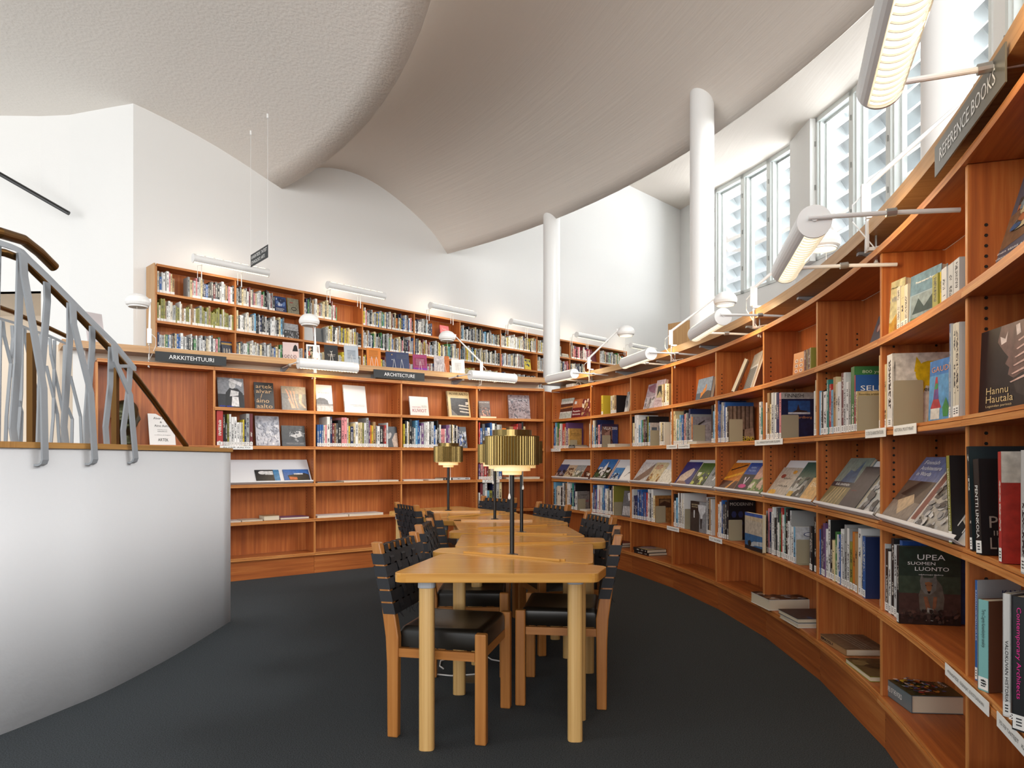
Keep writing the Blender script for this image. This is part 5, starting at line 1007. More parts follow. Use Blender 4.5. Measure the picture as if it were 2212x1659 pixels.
pr(W2+CB(3), [rect('9A969C', 0, 0, 1, 1), ('B9B4B8', [(.1, 0), (.2, .5), (.5, .75), (1, .85), (1, 0)]), ('3A3438', [(.1, .5), (.3, .75), (.6, .88), (.62, .84), (.35, .7), (.16, .45)])], (('STUDIOISTA', .2, .5, .7, .06, ik('6A6468')),))
pr(W2+CB(4), [rect('3C2C22', 0, 0, 1, 1)]+[rect('8C7868' if k % 2 else '7A685C', .02+.16*k, .35, .14+.16*k, 1) for k in range(6)]+[('9A8474', [(.6, .1), (1, .12), (.95, .4), (.62, .35)])], (('HELSINKI', .42, .04, .56, .12, ik('E8D23A')),))
pr(W2+CB(5), [rect('C6C4BE', 0, .86, 1, 1), rect('17234A', 0, 0, 1, .86), rect('2A5A9A', .2, .55, .85, .82), ('3A2A28', [(.3, .56), (.45, .62), (.5, .75), (.55, .62), (.75, .6), (.8, .55)]), rect('D8DCE4', .2, .53, .85, .57)], (('FINNISH', .1, .89, .55, .08, INKK), ('C.L. Gardberg', .15, .42, .75, .07, ik('C98A5A'))))
pr(W2+CB(6), [rect('D4BC84', 0, .85, 1, 1), rect('B8A070', 0, 0, 1, .85)], (('Suomen arkkitehtuuria', .05, .9, .9, .05, INKK),))
pr(W2+CB(6), [], (('SELIN', .1, .72, .6, .09, INKW),), -2); pr(W2+CB(6), [], (('800 years', .15, .88, .5, .06, ik('D8E8C0')),), -3)
pr(W2+CB(7), [rect('E0DDD6', 0, 0, 1, 1), oval('E3C21E', .66, .72, .26, .17, 18), ('E3C21E', [(.42, .95), (.55, .8), (.5, .7), (.38, .75)]), ('E3C21E', [(.3, .6), (.6, .6), (.5, .35), (.36, .42)]), ('D6B41C', [(.6, 0), (1, 0), (1, .2), (.62, .15)])], (('LE CORBUSIER', .02, .1, .03, .8, INKK), ('mein', .45, .48, .25, .06, INKK)))
pr(W4+CB(0), [rect('8F8B88', 0, 0, 1, 1)], (('MODERN', .2, .78, .6, .06, INKK), ('LINES', .55, .42, .4, .12, ik('B03A4A'))))
pr(W4+CB(2), [rect('A8743E', 0, 0, 1, 1), rect('4A3226', .2, .55, .85, .88), ('8A6A4A', [(.25, .7), (.5, .8), (.8, .72), (.8, .85), (.25, .85)])], ())
pr(W4+CB(4), [rect('14161C', 0, 0, 1, 1)]+[oval('2A3560', .2+.25*(k % 3), .2+.22*(k//3), .1, .09, 6) for k in range(9)], (('MODERNIN', .05, .86, .85, .08, ik('B0A8A0')),))
pr(W4+CB(5), [rect('D6DAE0', 0, 0, 1, 1), oval('2A3A78', .5, .8, .2, .06), oval('E4E8EE', .5, .8, .17, .045), ('2A3A78', [(.3, .6), (.6, .68), (.8, .6), (.5, .5)])], ())
pr(W4+CB(7), [rect('1F4E9A', 0, 0, 1, 1)], (('RAINER ZERBST', .12, .86, .6, .06, INKW), ('ANTONI', .15, .74, .5, .08, ik('D8B040'))))
# standing face-outs among the second and fourth rows
fb(AR, Z[2], K_, 1532, 1642, 604, 'b', 'bright blue book with a red and white fairy-tale tower, eighth curved bay', back=.01, lean=2, th=.028, yaw=8, shapes=[rect('5A9CD0', 0, 0, 1, 1), rect('3A7AC0', 0, .75, 1, 1), ('B83A42', [(.08, .2), (.2, .35), (.28, .72), (.36, .72), (.44, .35), (.56, .2)]), ('6A4A8A', [(.2, .35), (.28, .55), (.4, .5), (.44, .35)]), ('3A9A5A', [(.24, .52), (.3, .62), (.4, .6), (.38, .52)]), rect('E4E0D8', .1, .02, .5, .2), ('3A9048', [(.66, .05), (.62, .2), (.76, .36), (.9, .2), (.86, .05)])], txt=(('GAUDI', .1, .80, .8, .09, ik('C98A6A')),))
row(ARC, Z[2], K_, '1662 1682:600:s:G 1690:330:b:s 1722:335:W 1752:330:W:s', 'second row, end of '+CE(7), 'books on the curved wall', back=.02)
fb(AR, Z[4], B_, 1345, 1468, 262, (.2, .2, .21), 'grey book with a white flower-like figure, second curved bay, fourth row', back=.04, lean=8, yaw=6, th=.015, shapes=[rect('6A6C70', 0, 0, 1, 1), ('E8E8E8', [(.4, .9), (.7, .95), (.9, .7), (.6, .6)])]+[rect('E0E0E2', .1+.17*k, .05, .2+.17*k, .4) for k in range(5)])
fb(AR, Z[4], C4, 470, 775, 1490, (.05, .05, .05), 'photo book showing a tall white glass form, fourth curved bay, fourth row', back=.015, lean=1, yaw=2, th=.02, shapes=[rect('3A3836', 0, 0, 1, 1), rect('8E9298', .55, 0, 1, 1), rect('1C1A1A', 0, .62, .5, 1), ('D8DCE2', [(.45, .9), (.95, .9), (.9, .7), (.74, .55), (.72, .2), (.62, .2), (.62, .55), (.5, .7)]), ('3A3C40', [(.6, .45), (.74, .45), (.7, .12), (.62, .12)]), rect('C8CCD0', .2, .45, .28, .7)], txt=(('KEVYEMPI', .08, .86, .36, .05, ik('D8C8A0')), ('ARKKITEHTUURI', .08, .79, .36, .04, ik('D8C8A0'))))
row(ARC, Z[4], C4, '790 812:1420:s:s 846:1440:G 874:1450:d 896:1460:s', 'fourth row, end of '+CE(3), 'books on the curved wall', back=.02)
fb(AR, Z[4], K2, 228, 342, 480, 'c', 'cream and blue book with a white villa photo, jutting out at the fifth curved bay', back=-.028, lean=0, th=.022, yaw=2, shapes=[rect('2A5AA8', 0, .91, 1, 1), rect('C9B79A', 0, .8, 1, .91), rect('BFB4A4', 0, .42, 1, .8), rect('2E6A9C', 0, 0, 1, .42), ('B8C0C6', [(.2, .12), (.5, .24), (1, .28), (1, .16), (.6, .14), (.3, .06)]), rect('1C242C', 0, 0, 1, .1), oval('16201C', .28, .17, .1, .08)])
row(ARC, Z[4], K2, '682 696:580:G:k 706:585:k', 'fourth row, end of '+CE(5), 'books on the curved wall', back=.02)
# the wolf book
WOLF = [rect('26382F', 0, .55, 1, 1), rect('3A4A3C', 0, .40, 1, .62), rect('4A3430', 0, 0, 1, .40), rect('2A1E1C', 0, 0, 1, .12), ('6A6258', [(.34, .18), (.32, .38), (.38, .5), (.42, .6), (.6, .6), (.7, .5), (.74, .34), (.72, .2), (.6, .14), (.44, .14)]),
        ('7A7872', [(.36, .46), (.34, .56), (.37, .66), (.40, .60), (.55, .60), (.60, .66), (.62, .54), (.6, .44), (.5, .38), (.42, .4)]), ('A06A44', [(.42, .54), (.48, .55), (.54, .54), (.53, .46), (.49, .40), (.45, .46)]), ('16110F', [(.46, .43), (.52, .43), (.50, .40), (.48, .40)]),
        ('16110F', [(.42, .51), (.45, .51), (.44, .495)]), ('16110F', [(.52, .51), (.55, .51), (.54, .495)]), ('8A5A40', [(.40, .36), (.46, .36), (.52, .2), (.50, .16), (.44, .2)]), ('8A5A40', [(.56, .36), (.62, .36), (.6, .22), (.54, .18)]), ('B8B4AC', [(.46, .22), (.56, .2), (.54, .15), (.46, .16)])]
UPEA = (WOLF+blobs(['3A2A28', '4A3A34', '2A2422', '5A4038'], 60, 21, .02, .02, .98, .2, .05), (('UPEA', .30, .83, .45, .07, INKW), ('SUOMEN', .14, .765, .45, .04, INKW), ('LUONTO', .26, .69, .55, .05, INKW), ('valokuvaajan käsikirja', .32, .63, .4, .02, INKW), ('DOCENDO', .44, .05, .14, .012, INKW)))
# the portrait book in the ninth bay
POR = [rect('1D1A1E', 0, 0, 1, 1), ('7A5E58', [(.35, 1), (1, 1), (1, .5), (.98, .3), (.75, .28), (.55, .38), (.48, .42), (.50, .5), (.43, .55), (.48, .62), (.40, .7), (.3, .82)]), ('3A3434', [(.55, .36), (.7, .42), (1, .36), (1, .05), (.85, .1), (.62, .2)]), ('F4E0D8', [(.34, .88), (.42, .84), (.46, .92), (.44, .8), (.36, .78)]), ('F4E0D8', [(.58, .96), (.64, .97), (.66, .86), (.60, .84)]),
       ('F8D8CC', [(.78, .95), (.82, .95), (.84, .6), (.86, .2), (.83, .2), (.79, .6)])]+[('F0C8BC', [(.80, .85-.09*k), (.62-.02*k, .78-.09*k), (.64-.02*k, .77-.09*k), (.80, .82-.09*k)]) for k in range(6)]+[('F0C8BC', [(.83, .85-.09*k), (.97, .8-.09*k), (.97, .79-.09*k), (.83, .82-.09*k)]) for k in range(6)]
fb(AR, Z[2], (1980, 460, 4.147), 552, 930, 1085, (.02, .018, .02), 'dark book with a bearded face and a glowing white tree', back=.04, lean=2, th=.03, yaw=9, shapes=POR, txt=(('Hannu', .14, .22, .36, .085, ik('D0B886')), ('Hautala', .14, .12, .44, .085, ik('D0B886')), ('Legendan perintö', .14, .06, .42, .035, ik('D0B886'))), hmax=.3)
row(ARC, Z[2], Q_, '975 1010:-180:m 1040:-190:k 1080:-200:d 1120:-200:w', 'second row, ninth curved bay', 'books on the curved wall', back=.06)
# ninth bay, third row: leaning books at the shelf front
def stand(x, z, t, d, h, col, label, lean=0, yaw=0, back=.0, cov=None, spine=(), cover=(), shapes=(), sticker=True):
    p, T, D = ARC.at(x, back); R_ = Matrix.Rotation(math.radians(yaw), 3, 'Z'); T, D = R_ @ T, R_ @ D; l = math.radians(lean); H = V((0, 0, math.cos(l)))-T*math.sin(l); T2 = T*math.cos(l)+V((0, 0, math.sin(l)))
    o = V((p.x, p.y, z+.0006)); r_ = mk_book(o, T2, D, H, t, d, h, col, label, 'books on the curved wall', covcol=cov, sticker=sticker, plain=bool(spine))
    for s_, u, v, a, b2, m_ in spine: text(s_, r_, o+T2*t*u+H*h*v-D*.001, -H if a < 0 else H, T2 if a < 0 else -T2, abs(a)*h, b2*t, m_, 'title', off=0)
    if shapes: art(r_, o+T2*(t+.0004), D*d, H*h, shapes)
    for s_, u, v, a, b2, m_ in cover: text(s_, r_, o+T2*(t+.0025)+D*d*u+H*h*v, D, H, a*d, b2*h, m_, 'title', off=0)
    return r_
stand(1937, Z[4], .024, .205, .285, 'k', 'big dark book UPEA SUOMEN LUONTO with a running grey wolf on its cover', 0, 0, .004, (.03, .035, .03), (), UPEA[1], UPEA[0])
stand(2050, Z[3], .020, .16, .26, 'l', 'leaning book with green spine reading LINTUKUVAUKSEN KÄSIKIRJA', 4, 10, .0, 'k', (('LINTUKUVAUKSEN KÄSIKIRJA', .25, .85, -.7, .5, INKW),), (('L', .5, .2, .12, .1, INKW),))
stand(2096, Z[3], .012, .22, .285, 'k', 'tall dark green leaning book behind the black book with large letters', 4, 12, .004, (.03, .05, .06), (), ())
stand(2109, Z[3], .028, .19, .25, 'k', 'black leaning book with large grey letters on its cover, ninth bay', 4, 12, -.004, 'k', (('PENTTI LINKOLA', .25, .72, -.55, .45, INKW),), (('PENTTI', .1, .28, .8, .12, ik('A09890')), ('IHMINEN', .15, .2, .6, .05, ik('A09890')), ('LINKOLA', .1, .06, .85, .12, ik('A09890'))))
stand(2158, Z[3], .022, .2, .268, 'r', 'red and white book standing right of the large-lettered black book', 2, 0, .0, 'r', (), (), [rect('B03028', 0, 0, 1, .72), rect('D8D4CC', 0, .72, 1, 1)])
stand(2205, Z[3], .030, .22, .27, 's', 'thick light grey book at the right picture edge, third row', 0, 0, -.006, 'w', (), ())
# ninth bay, fourth row
stand(2106, Z[4], .010, .2, .275, 'b', 'blue and grey book KANSAT behind the turquoise book', 0, 22, .02, 's', (('KANSALLISKIRJALLISUUS', .25, .9, -.5, .45, INKW),), (('KANSAT', .35, .84, .5, .06, ik('26407A')),))
stand(2112, Z[4], .036, .17, .238, (.22, .50, .50), 'turquoise and brown worn book numbered 49, ninth curved bay', 0, 26, .002, (.14, .05, .025), (('Terra Cognita Kansankäsityön sanakirja', .3, .9, -.42, .4, INKK), ('49', .3, .13, -.06, .5, INKK)), (('Kansan', .45, .8, .5, .1, INKK), ('Saagat', .6, .68, .35, .07, INKK)))
bookend(2152, Z[4], 'beige metal bookend beside the turquoise book at lower right', h=.155, dep=.12, back=.05)
stand(2166, Z[4], .018, .18, .29, 'w', 'white-spined book reading VALOKUVAN HISTORIA', 0, 44, -.004, 'w', (('VALOKUVAN HISTORIA', .3, .62, -.5, .4, INKK),), ())
stand(2186, Z[4], .030, .2, .30, 'k', 'black-spined book with pink lettering Contemporary Architects', 0, 44, -.012, 'k', (('Contemporary Architects', .25, .92, -.68, .4, ik('F02A9A')), ('M', .3, .07, .05, .5, INKW)), ())
# flat books on the lowest row
def flatc(x, z, th, w_, dep, col, label, yaw=0, back=.0, fore=True, shapes=(), txt=(), spine=(), cov=None):
    p, T, D = ARC.at(x, back); R_ = Matrix.Rotation(math.radians(yaw), 3, 'Z'); T, D = R_ @ T, R_ @ D; o = V((p.x, p.y, z+.0006))
    r_ = mk_book(o+D*dep, (0, 0, 1), -D, T, th, dep, w_, col, label, 'books lying flat', sticker=False, covcol=cov, plain=True) if fore else mk_book(o, (0, 0, 1), D, T, th, dep, w_, col, label, 'books lying flat', sticker=False, covcol=cov, plain=bool(spine))
    if shapes: art(r_, o+V((0, 0, th)), T*w_, D*dep, shapes)
    for s_, u, v, a, b2, m_ in txt: text(s_, r_, o+V((0, 0, th+.003))+T*w_*u+D*dep*v, T, D, a*w_, b2*dep, m_, 'title', off=0)
    for s_, u, v, a, b2, m_ in spine: text(s_, r_, o-D*.001+T*w_*u+V((0, 0, th*v)), T, (0, 0, 1), a*w_, b2*th, m_, 'title', off=0)
    return r_
z5 = Z[5]
flatc(1302, z5, .022, .30, .21, 'k', 'lower dark flat book behind the second right chair', 2, .02, False); flatc(1303, z5+.0235, .024, .29, .21, 'm', 'upper brown flat book behind the second right chair', 0, .02, False)
flatc(1370, z5, .026, .27, .215, 'k', 'lower black flat book of the pair in the third curved bay', 3, .02, False); flatc(1368, z5+.0275, .030, .28, .215, 'k', 'upper flat book with an oval picture on its cover, third curved bay', 0, .02, False, [rect('C8B98E', .3, 0, 1, 1), oval('8FA0B4', .4, .5, .3, .38), oval('B8A8A8', .4, .5, .18, .24)])
flatc(1622, z5+.0, .066, .27, .265, 'w', 'thick flat book with building photos, sticking out at the fifth curved bay', 3, -.035, True, [rect('6A5044', 0, 0, 1, 1)]+blobs(['3A2A24', '9A7A60', 'C8CCD4', '5A4238', 'B0A090'], 40, 23, 0, 0, 1, 1, .16))
flatc(1684, z5, .024, .26, .23, 'w', 'lower thin flat book beside the thick photo book', 2, -.02, True); flatc(1681, z5+.0255, .024, .26, .23, 'G', 'dark grey flat book on top of the thin one, sixth curved bay', 4, -.025, True, [rect('4A4648', 0, 0, 1, 1), rect('3E5E8E', .8, .3, 1, .4)])
flatc(1765, z5, .032, .34, .215, 'd', 'flat book with striped brown landscape photo, seventh curved bay', 3, .025, False, [rect('7A6A58', 0, 0, 1, 1)]+[('3A322C', [(.05+.1*k, .8), (.12+.1*k, .98), (.14+.1*k, .98), (.09+.1*k, .78)]) for k in range(9)]+[('B8AC9A', [(0, .3+.1*k), (1, .36+.08*k), (1, .38+.08*k), (0, .33+.1*k)]) for k in range(4)])
flatc(1826, z5, .022, .28, .22, 'l', 'flat brown-covered book with white page edges, seventh curved bay', 2, .01, True, [rect('6E5C3E', 0, 0, 1, 1)]+blobs(['5A4A34', '8A7650', '4A3C2C'], 16, 27, 0, 0, 1, 1, .25))
flatc(1902, z5, .066, .255, .20, (.14, .18, .20), 'large flat book CULTURES OF THE WORLD with a colourful crowd picture', 6, .03, False, [rect('34422C', 0, 0, 1, 1)]+blobs(['B03A3A', 'D88A3A', '3A6AA0', 'E0D8D0', '7A2A4A', '2A2224', 'E0C83A'], 110, 29, .06, .05, .96, .66, .07), (('MACMILLAN', .15, .86, .45, .07, INKW), ('CULTURES', .2, .76, .45, .08, ik('E0A060'))), (('CULTURES OF THE WORLD', .12, .35, .6, .3, INKW),))
flatc(2083, z5, .115, .34, .2, 'c', 'beige flat book with patterned spine at the bottom right edge', 4, -.02, False, [rect('C0AE8A', 0, 0, 1, 1)])
flatc(1228, Z[2], .026, .14, .2, 'G', 'grey-spined flat book HOME BOOK in the first curved bay', 0, .0, False, (), (), (('HOME BOOK 8', .08, .2, .8, .55, INKW),)); flatc(1229, Z[2]+.0275, .010, .12, .18, 'k', 'thin dark flat book on top of the HOME BOOK', 0, .0, False)
flatc(1312, Z[2], .034, .16, .2, 'w', 'thick white flat book before the VILLA 2000 book', 0, .0, True); flatc(1484, Z[2], .022, .16, .18, 'w', 'flat white book below the grey STUDIOISTA book', 4, -.004, True)
flatc(1252, Z[4], .018, .15, .2, 'w', 'flat white book at the end of the first curved bay, fourth row', 2, .0, True)
# magazine trays on the third row
def tray(i, mags, face=None, lo=.0, hi=1.0, lab='', a=None):
    if face is None: pa, pb = arc(ang(i)+(ang(i+1)-ang(i))*lo, RR-.018), arc(ang(i)+(ang(i+1)-ang(i))*hi, RR-.018)
    else: pa, pb = face
    d = pb-pa; t = d.normalized(); n = V((-t.y, t.x, 0)); w_ = d.length; pa = pa+t*.016; w_ -= .036; z = Z[3]+.0005
    r = thing('magazine_tray', lab, 'tray', V((pa.x, pa.y, z)), 'sloping magazine trays'); b = MB(); pz_ = pa+V((0, 0, z)); sl = (n*.165+V((0, 0, .235))); nn = t.cross(sl).normalized()
    b.obox(pz_+n*.035+V((0, 0, .003)), t*w_, sl, -nn*.0018, TRAY); fl = -n*.030+V((0, 0, .036)); e = pz_+n*.035+V((0, 0, .003)); b.obox(e, t*w_, nn*.034, sl.normalized()*-.0018, TRAY); b.obox(e+nn*.034, t*w_, sl.normalized()*.012, nn*.0016, TRAY)
    b.obox(pz_+n*.2+V((0, 0, .0)), t*w_, n*.0015, V((0, 0, .225)), TRAY); b.build('tray_plate', r)
    U_ = sl.normalized()
    for u0, u1, h, th, col, lb, shp, tx in mags:
        o = e+t*w_*u0+U_*.0045+nn*(th+.0018); mw = w_*(u1-u0)-.003
        m_ = mk_book(o, -nn, t, U_, th, mw, h, col, lb, 'books and magazines on the sloping trays', sticker=False)
        if shp: art(m_, o, t*mw, U_*h, shp)
        for s_, u, v, a_, b2, mm in tx: text(s_, m_, o+t*mw*u+U_*h*v+nn*.0022, t, U_, a_*mw, b2*h, mm, 'title', off=0)
def scene_(sky, land, seed, extra=()): return [rect(sky, 0, .5, 1, 1), rect(land, 0, 0, 1, .5)]+blobs(extra or GREYS, 22, seed, .02, .1, .98, .6, .2)
M_ = []
M_.append([(.02, .26, .20, .008, 'n', 'blue twilight church book', scene_('3A4A7E', '4A3A3A', 31, ['8A8AA0', 'C8A090', '2A2A3A']), ()), (.27, .50, .19, .010, 'd', 'beige book with small ovals', scene_('C4AE96', 'D0C0A4', 32, ['B09878', 'DCCEB4', '6A4A3A'])+[oval('5A3A2A', .3+.2*k, .7, .08, .09) for k in range(3)], ()), (.51, .74, .19, .012, 's', 'grey magazine with pale tower', scene_('9AA0A4', '8A8A74', 33, ['C8CACC', '6A6E60', 'D8D4C0']), ()), (.75, .99, .19, .010, 'm', 'brown village photo book', scene_('8A4A34', '6A3A2C', 34, ['D8D0C4', '4A2A22', 'A86A4A']), ())])
M_.append([(.02, .44, .27, .020, 'r', 'red-spined book with a white church', scene_('3A7AC0', '2A3A2C', 35, ['1C2420', '3A5A3A', 'E4E6E8'])+[('F0F0F0', [(.4, .4), (.6, .4), (.6, .6), (.5, .9), (.42, .6)])], (('PYHAN TOMAAN', .1, .1, .7, .05, INKW), ('KIRKKO', .1, .03, .5, .05, INKW))), (.47, .70, .17, .006, 'b', 'small blue brochure', scene_('4A90D0', '2A6AB0', 36, ['D8E4EC', '1C3A5A']), ()), (.71, .99, .20, .006, 'w', 'white magazine with a thin black figure', [('2A2A2E', [(.3, .3), (.34, .3), (.8, .85), (.76, .85)]), ('2A2A2E', [(.5, .5), (.8, .6), (.8, .64), (.5, .54)])], ())])
M_.append([(.02, .36, .24, .010, 's', 'grey book with a sepia slope', [rect('D8D6D6', 0, 0, 1, 1), ('8A7468', [(0, .1), (1, .95), (1, .4), (.4, .0), (0, 0)])], ()), (.38, .66, .24, .012, 'c', 'cream book with red lettering', [rect('D8C8A0', 0, 0, 1, 1)]+blobs(['C89A50', '8A5A30', 'E4D4A8'], 16, 37, 0, 0, 1, .45, .2), (('SUURI', .2, .82, .5, .06, ik('B8342A')), ('MATKA', .2, .74, .6, .06, ik('B8342A')), ('KIRJA', .2, .66, .5, .06, ik('B8342A')))), (.68, .99, .16, .018, 'W', 'low cream-paged book', [rect('E4E0D4', 0, 0, 1, 1)], ())])
M_.append([(.02, .40, .25, .012, 'n', 'blue book with a stepped white building', [rect('26347E', 0, 0, 1, 1), ('D8C4B4', [(.1, .1), (.1, .4), (.35, .6), (.65, .75), (.8, .7), (.8, .45), (.5, .1)]), ('8A6A60', [(0, 0), (1, 0), (.6, .2), (.2, .2)])], ()), (.43, .72, .24, .014, 'e', 'green leafy photo book', scene_('4A6A2C', '2A3A1C', 38, ['8AA03A', 'C8D45A', '1C2414', 'E4E8D0', '3A4A5A']), ()), (.74, .99, .24, .018, 's', 'silver-grey book with sweeping streaks', [rect('8E949A', 0, 0, 1, 1), ('E8ECF0', [(.5, .3), (.6, .3), (1, .95), (.9, 1)]), ('3A424C', [(.2, .5), (.4, .45), (.9, 1), (.6, 1)])], ())])
M_.append([(.02, .38, .25, .010, 'o', 'orange timber-pattern book', [rect('D07A1E', 0, .35, 1, 1), rect('4A2014', 0, 0, 1, .35), ('2A140C', [(.1, .75), (.95, .95), (.95, .9), (.1, .7)]), ('F0B030', [(0, .45), (1, .7), (1, .6), (0, .38)]), ('E8A040', [(.35, 0), (.5, 0), (.9, .45), (.8, .45)])], ()), (.40, .66, .25, .012, 'k', 'black book with blue top and pink spark', [rect('1E50A8', 0, .6, 1, 1), rect('14101A', 0, 0, 1, .6), ('E8E0F0', [(.5, .25), (.3, .5), (.4, .5), (.52, .3), (.6, .52), (.66, .5), (.55, .26)]), oval('D0308A', .5, .2, .3, .07)], (('NAIN', .3, .8, .4, .06, ik('B8D0F0')), ('TALOSSA', .2, .7, .6, .06, ik('B8D0F0')))), (.68, .99, .22, .018, 'e', 'garden photo book with pink roof', scene_('C89A8A', '5A7A3A', 39, ['8AA05A', 'C8A898', 'E0D4C8', '4A5A34']), ())])
M_.append([(.02, .42, .22, .010, 's', 'pale beige book with small round pictures', [rect('BEB4A8', 0, 0, 1, 1), oval('8A3A30', .3, .7, .12, .07), oval('D89A2A', .75, .85, .1, .06), oval('E0A82A', .25, .15, .2, .09)], (('SOUTU', .4, .6, .4, .05, INKK), ('SOLAR', .35, .35, .5, .05, INKK))), (.44, .74, .26, .014, 'e', 'green and grey book of carved stone, WRE on its cover', scene_('2E5A50', '5A5A58', 40, ['8A8E8C', 'C0C2C0', '2A2C2A', '6A7A70'])+[rect('C8A23A', .1, .05, .4, .2)], (('WRE', .1, .5, .3, .07, INKW),)), (.76, .99, .15, .024, 'o', 'low tan book with pale letters', [rect('D8A860', 0, 0, 1, 1)], (('ENGEL', .2, .6, .7, .2, ik('F0E0C0')),))])
M_.append([(.02, .42, .29, .014, (.25, .30, .28), 'painted cover book with green and ochre halves', [rect('8A9A90', 0, .5, 1, 1), rect('8A8058', 0, 0, 1, .44), rect('2A3440', 0, .40, 1, .50), ('4A6A8A', [(.3, .5), (.4, .75), (.6, .72), (.75, .95), (.8, .7), (.9, .5)])]+[('C8B080', [(.1+.15*k, .02), (.14+.15*k, .02), (.3+.12*k, .38), (.26+.12*k, .38)]) for k in range(5)], (('ELIEL SAARINEN', .2, .425, .6, .045, INKW),)), (.45, .72, .23, .030, 'G', 'dark grey book with thin red print', [rect('3E3A42', 0, 0, 1, 1), rect('34303A', 0, 0, 1, .25)], (('RAKENNUS', .15, .4, .3, .03, ik('8A3A34')),)), (.74, .99, .20, .024, 'g', 'black-and-white photo book', blobs(GREYS, 40, 41, 0, 0, 1, 1, .22), ())])
M_.append([(.02, .40, .29, .020, (.30, .34, .50), 'blue-grey book headed Finnish Architecture', [rect('7A88B4', 0, .62, 1, 1), rect('5A5048', 0, .3, 1, .62), rect('8A8078', 0, 0, 1, .3), ('1C1A1A', [(.1, .4), (.5, .62), (.9, .6), (.7, .35)]), ('C8B090', [(.2, .3), (.6, .42), (.8, .3), (.5, .1)])], (('Finnish', .15, .88, .5, .06, INKW), ('Architecture', .15, .79, .7, .06, INKW), ('in Words', .15, .70, .5, .06, INKW))), (.42, .92, .24, .024, 'w', 'white book with maroon band and an engraving of ruins', [rect('D8D4D0', 0, 0, 1, 1), rect('7A3A30', .04, .1, .16, .95), rect('A8A49E', .2, .04, .96, .8)]+blobs(GREYS, 60, 42, .2, .04, .96, .8, .1), ())])
for i, mg in enumerate(M_):
    tray(i, [(a, b2, h, th, c, lb+', sloping tray, %s curved bay' % ORD[i], sh, tx) for a, b2, h, th, c, lb, sh, tx in mg], lab='pale grey sloping magazine tray, %s curved bay from the corner' % ORD[i])
pa, pb = LP[1]-LIN[1].n*.015, LP[2]-LIN[1].n*.015
tray(0, [(.405, .66, .155, .006, 'k', 'black booklet with a blue edge strip, on the tray beside the parapet', [rect('2A2C30', 0, 0, 1, 1), rect('3A84B8', .76, 0, 1, 1), oval('E8E8E8', .3, .78, .17, .13), rect('D8D8D8', .4, .62, .74, .9)], ()), (.70, .985, .155, .008, 'b', 'book with a dark house under blue sky, on the tray beside the parapet', [rect('2E6AB8', 0, .5, 1, 1), rect('7A8A3A', 0, 0, 1, .16), ('2A2624', [(.2, .16), (.15, .55), (.8, .72), (.98, .6), (.98, .16)]), ('C86A3A', [(.2, .2), (.5, .2), (.5, .4), (.2, .45)]), rect('E0E0E0', .4, .6, .75, .7)], ())], face=(pa, pb), lab='white sloping magazine tray in the bay beside the parapet')
# displayed books on the gallery ledge with wire stands
def ledge_book(x0, x1, y1, col, lab, shapes=(), txt=(), yaw=0, th=.012, wires=1):
    L_ = Line(LP[0], LP[4]); pa, t, n = L_.at(x0, .10); pb = L_.at(x1, .10)[0]; t = (pb-pa).normalized(); w_ = (pb-pa).length
    view = V((pa.x, pa.y, 0)).normalized(); tv = V((view.y, -view.x, 0)); mix = (t*.55+tv*.45).normalized(); t = Matrix.Rotation(math.radians(yaw), 3, 'Z') @ mix; w_ = (x1-x0)/F*pa.y/abs(t.x/ max(.01, 1))*.93 if 0 else w_*.86
    n = V((-t.y, t.x, 0)); l = math.radians(12); H = n*math.sin(l)+V((0, 0, math.cos(l))); T = n*math.cos(l)-V((0, 0, math.sin(l))); h = (EYE+(HY-y1)/F*pa.y-2.16)/math.cos(l); o = V((pa.x, pa.y, 2.1605+math.sin(l)*th))
    r_ = mk_book(o, T, t, H, th, w_, h, col, lab, 'books displayed on the gallery ledge', sticker=False); nn = t.cross(H)
    if shapes: art(r_, o, t*w_, H*h, shapes)
    for s_, u, v, a, b2, m_ in txt: text(s_, r_, o+t*w_*u+H*h*v+nn*.002, t, H, a*w_, b2*h, m_, 'title', off=0)
    for k in range(wires):
        c = o+t*w_*((k+1)/(wires+1))-n*.006; c.z = 2.1625; b = MB(); b.tube([c-t*.018, c-t*.004+H*.10-n*.002, c+H*.115-n*.002, c+t*.004+H*.10-n*.002, c+t*.018], .0016, WMET, 6); b.tube([c-t*.018, c-t*.018+n*.06], .0016, WMET, 6); b.tube([c+t*.018, c+t*.018+n*.06], .0016, WMET, 6)
        tag(b.build('wire_stand', org=c), ('white wire stand under the ' if wires == 1 else '%s white wire under the ' % ('left', 'right')[k])+lab.replace(', displayed on the gallery ledge', ''), 'book stand', 'wire book stands on the ledge')
TX = lambda n, c, u=.12, v0=.82, w_=.7: tuple(('lorem'[:0] or 'iiiii iii iiiiii ii iiii', u, v0-.09*k, w_, .035, ik(c)) for k in range(n))
DL = ', displayed on the gallery ledge'
ledge_book(612, 650, 738, (.62, .48, .46), 'pale pink book with black line drawing'+DL, [('1C1A1A', [(.6, .5), (.95, .5), (.9, .8), (.8, .9), (.7, .8)])]+[oval('1C1A1A', .15+.2*k, .18, .09, .1) for k in range(4)]+[oval('D9BDB8', .15+.2*k, .18, .07, .08) for k in range(4)])
ledge_book(663, 695, 743, 'w', 'white-bordered colourful street photo book'+DL, [rect('8A7A60', .1, .1, .9, .9)]+blobs(['B04A3A', 'D8C8B0', '3A5A3A', '6A8AA0', '2A2420'], 50, 51, .1, .1, .9, .9, .14))
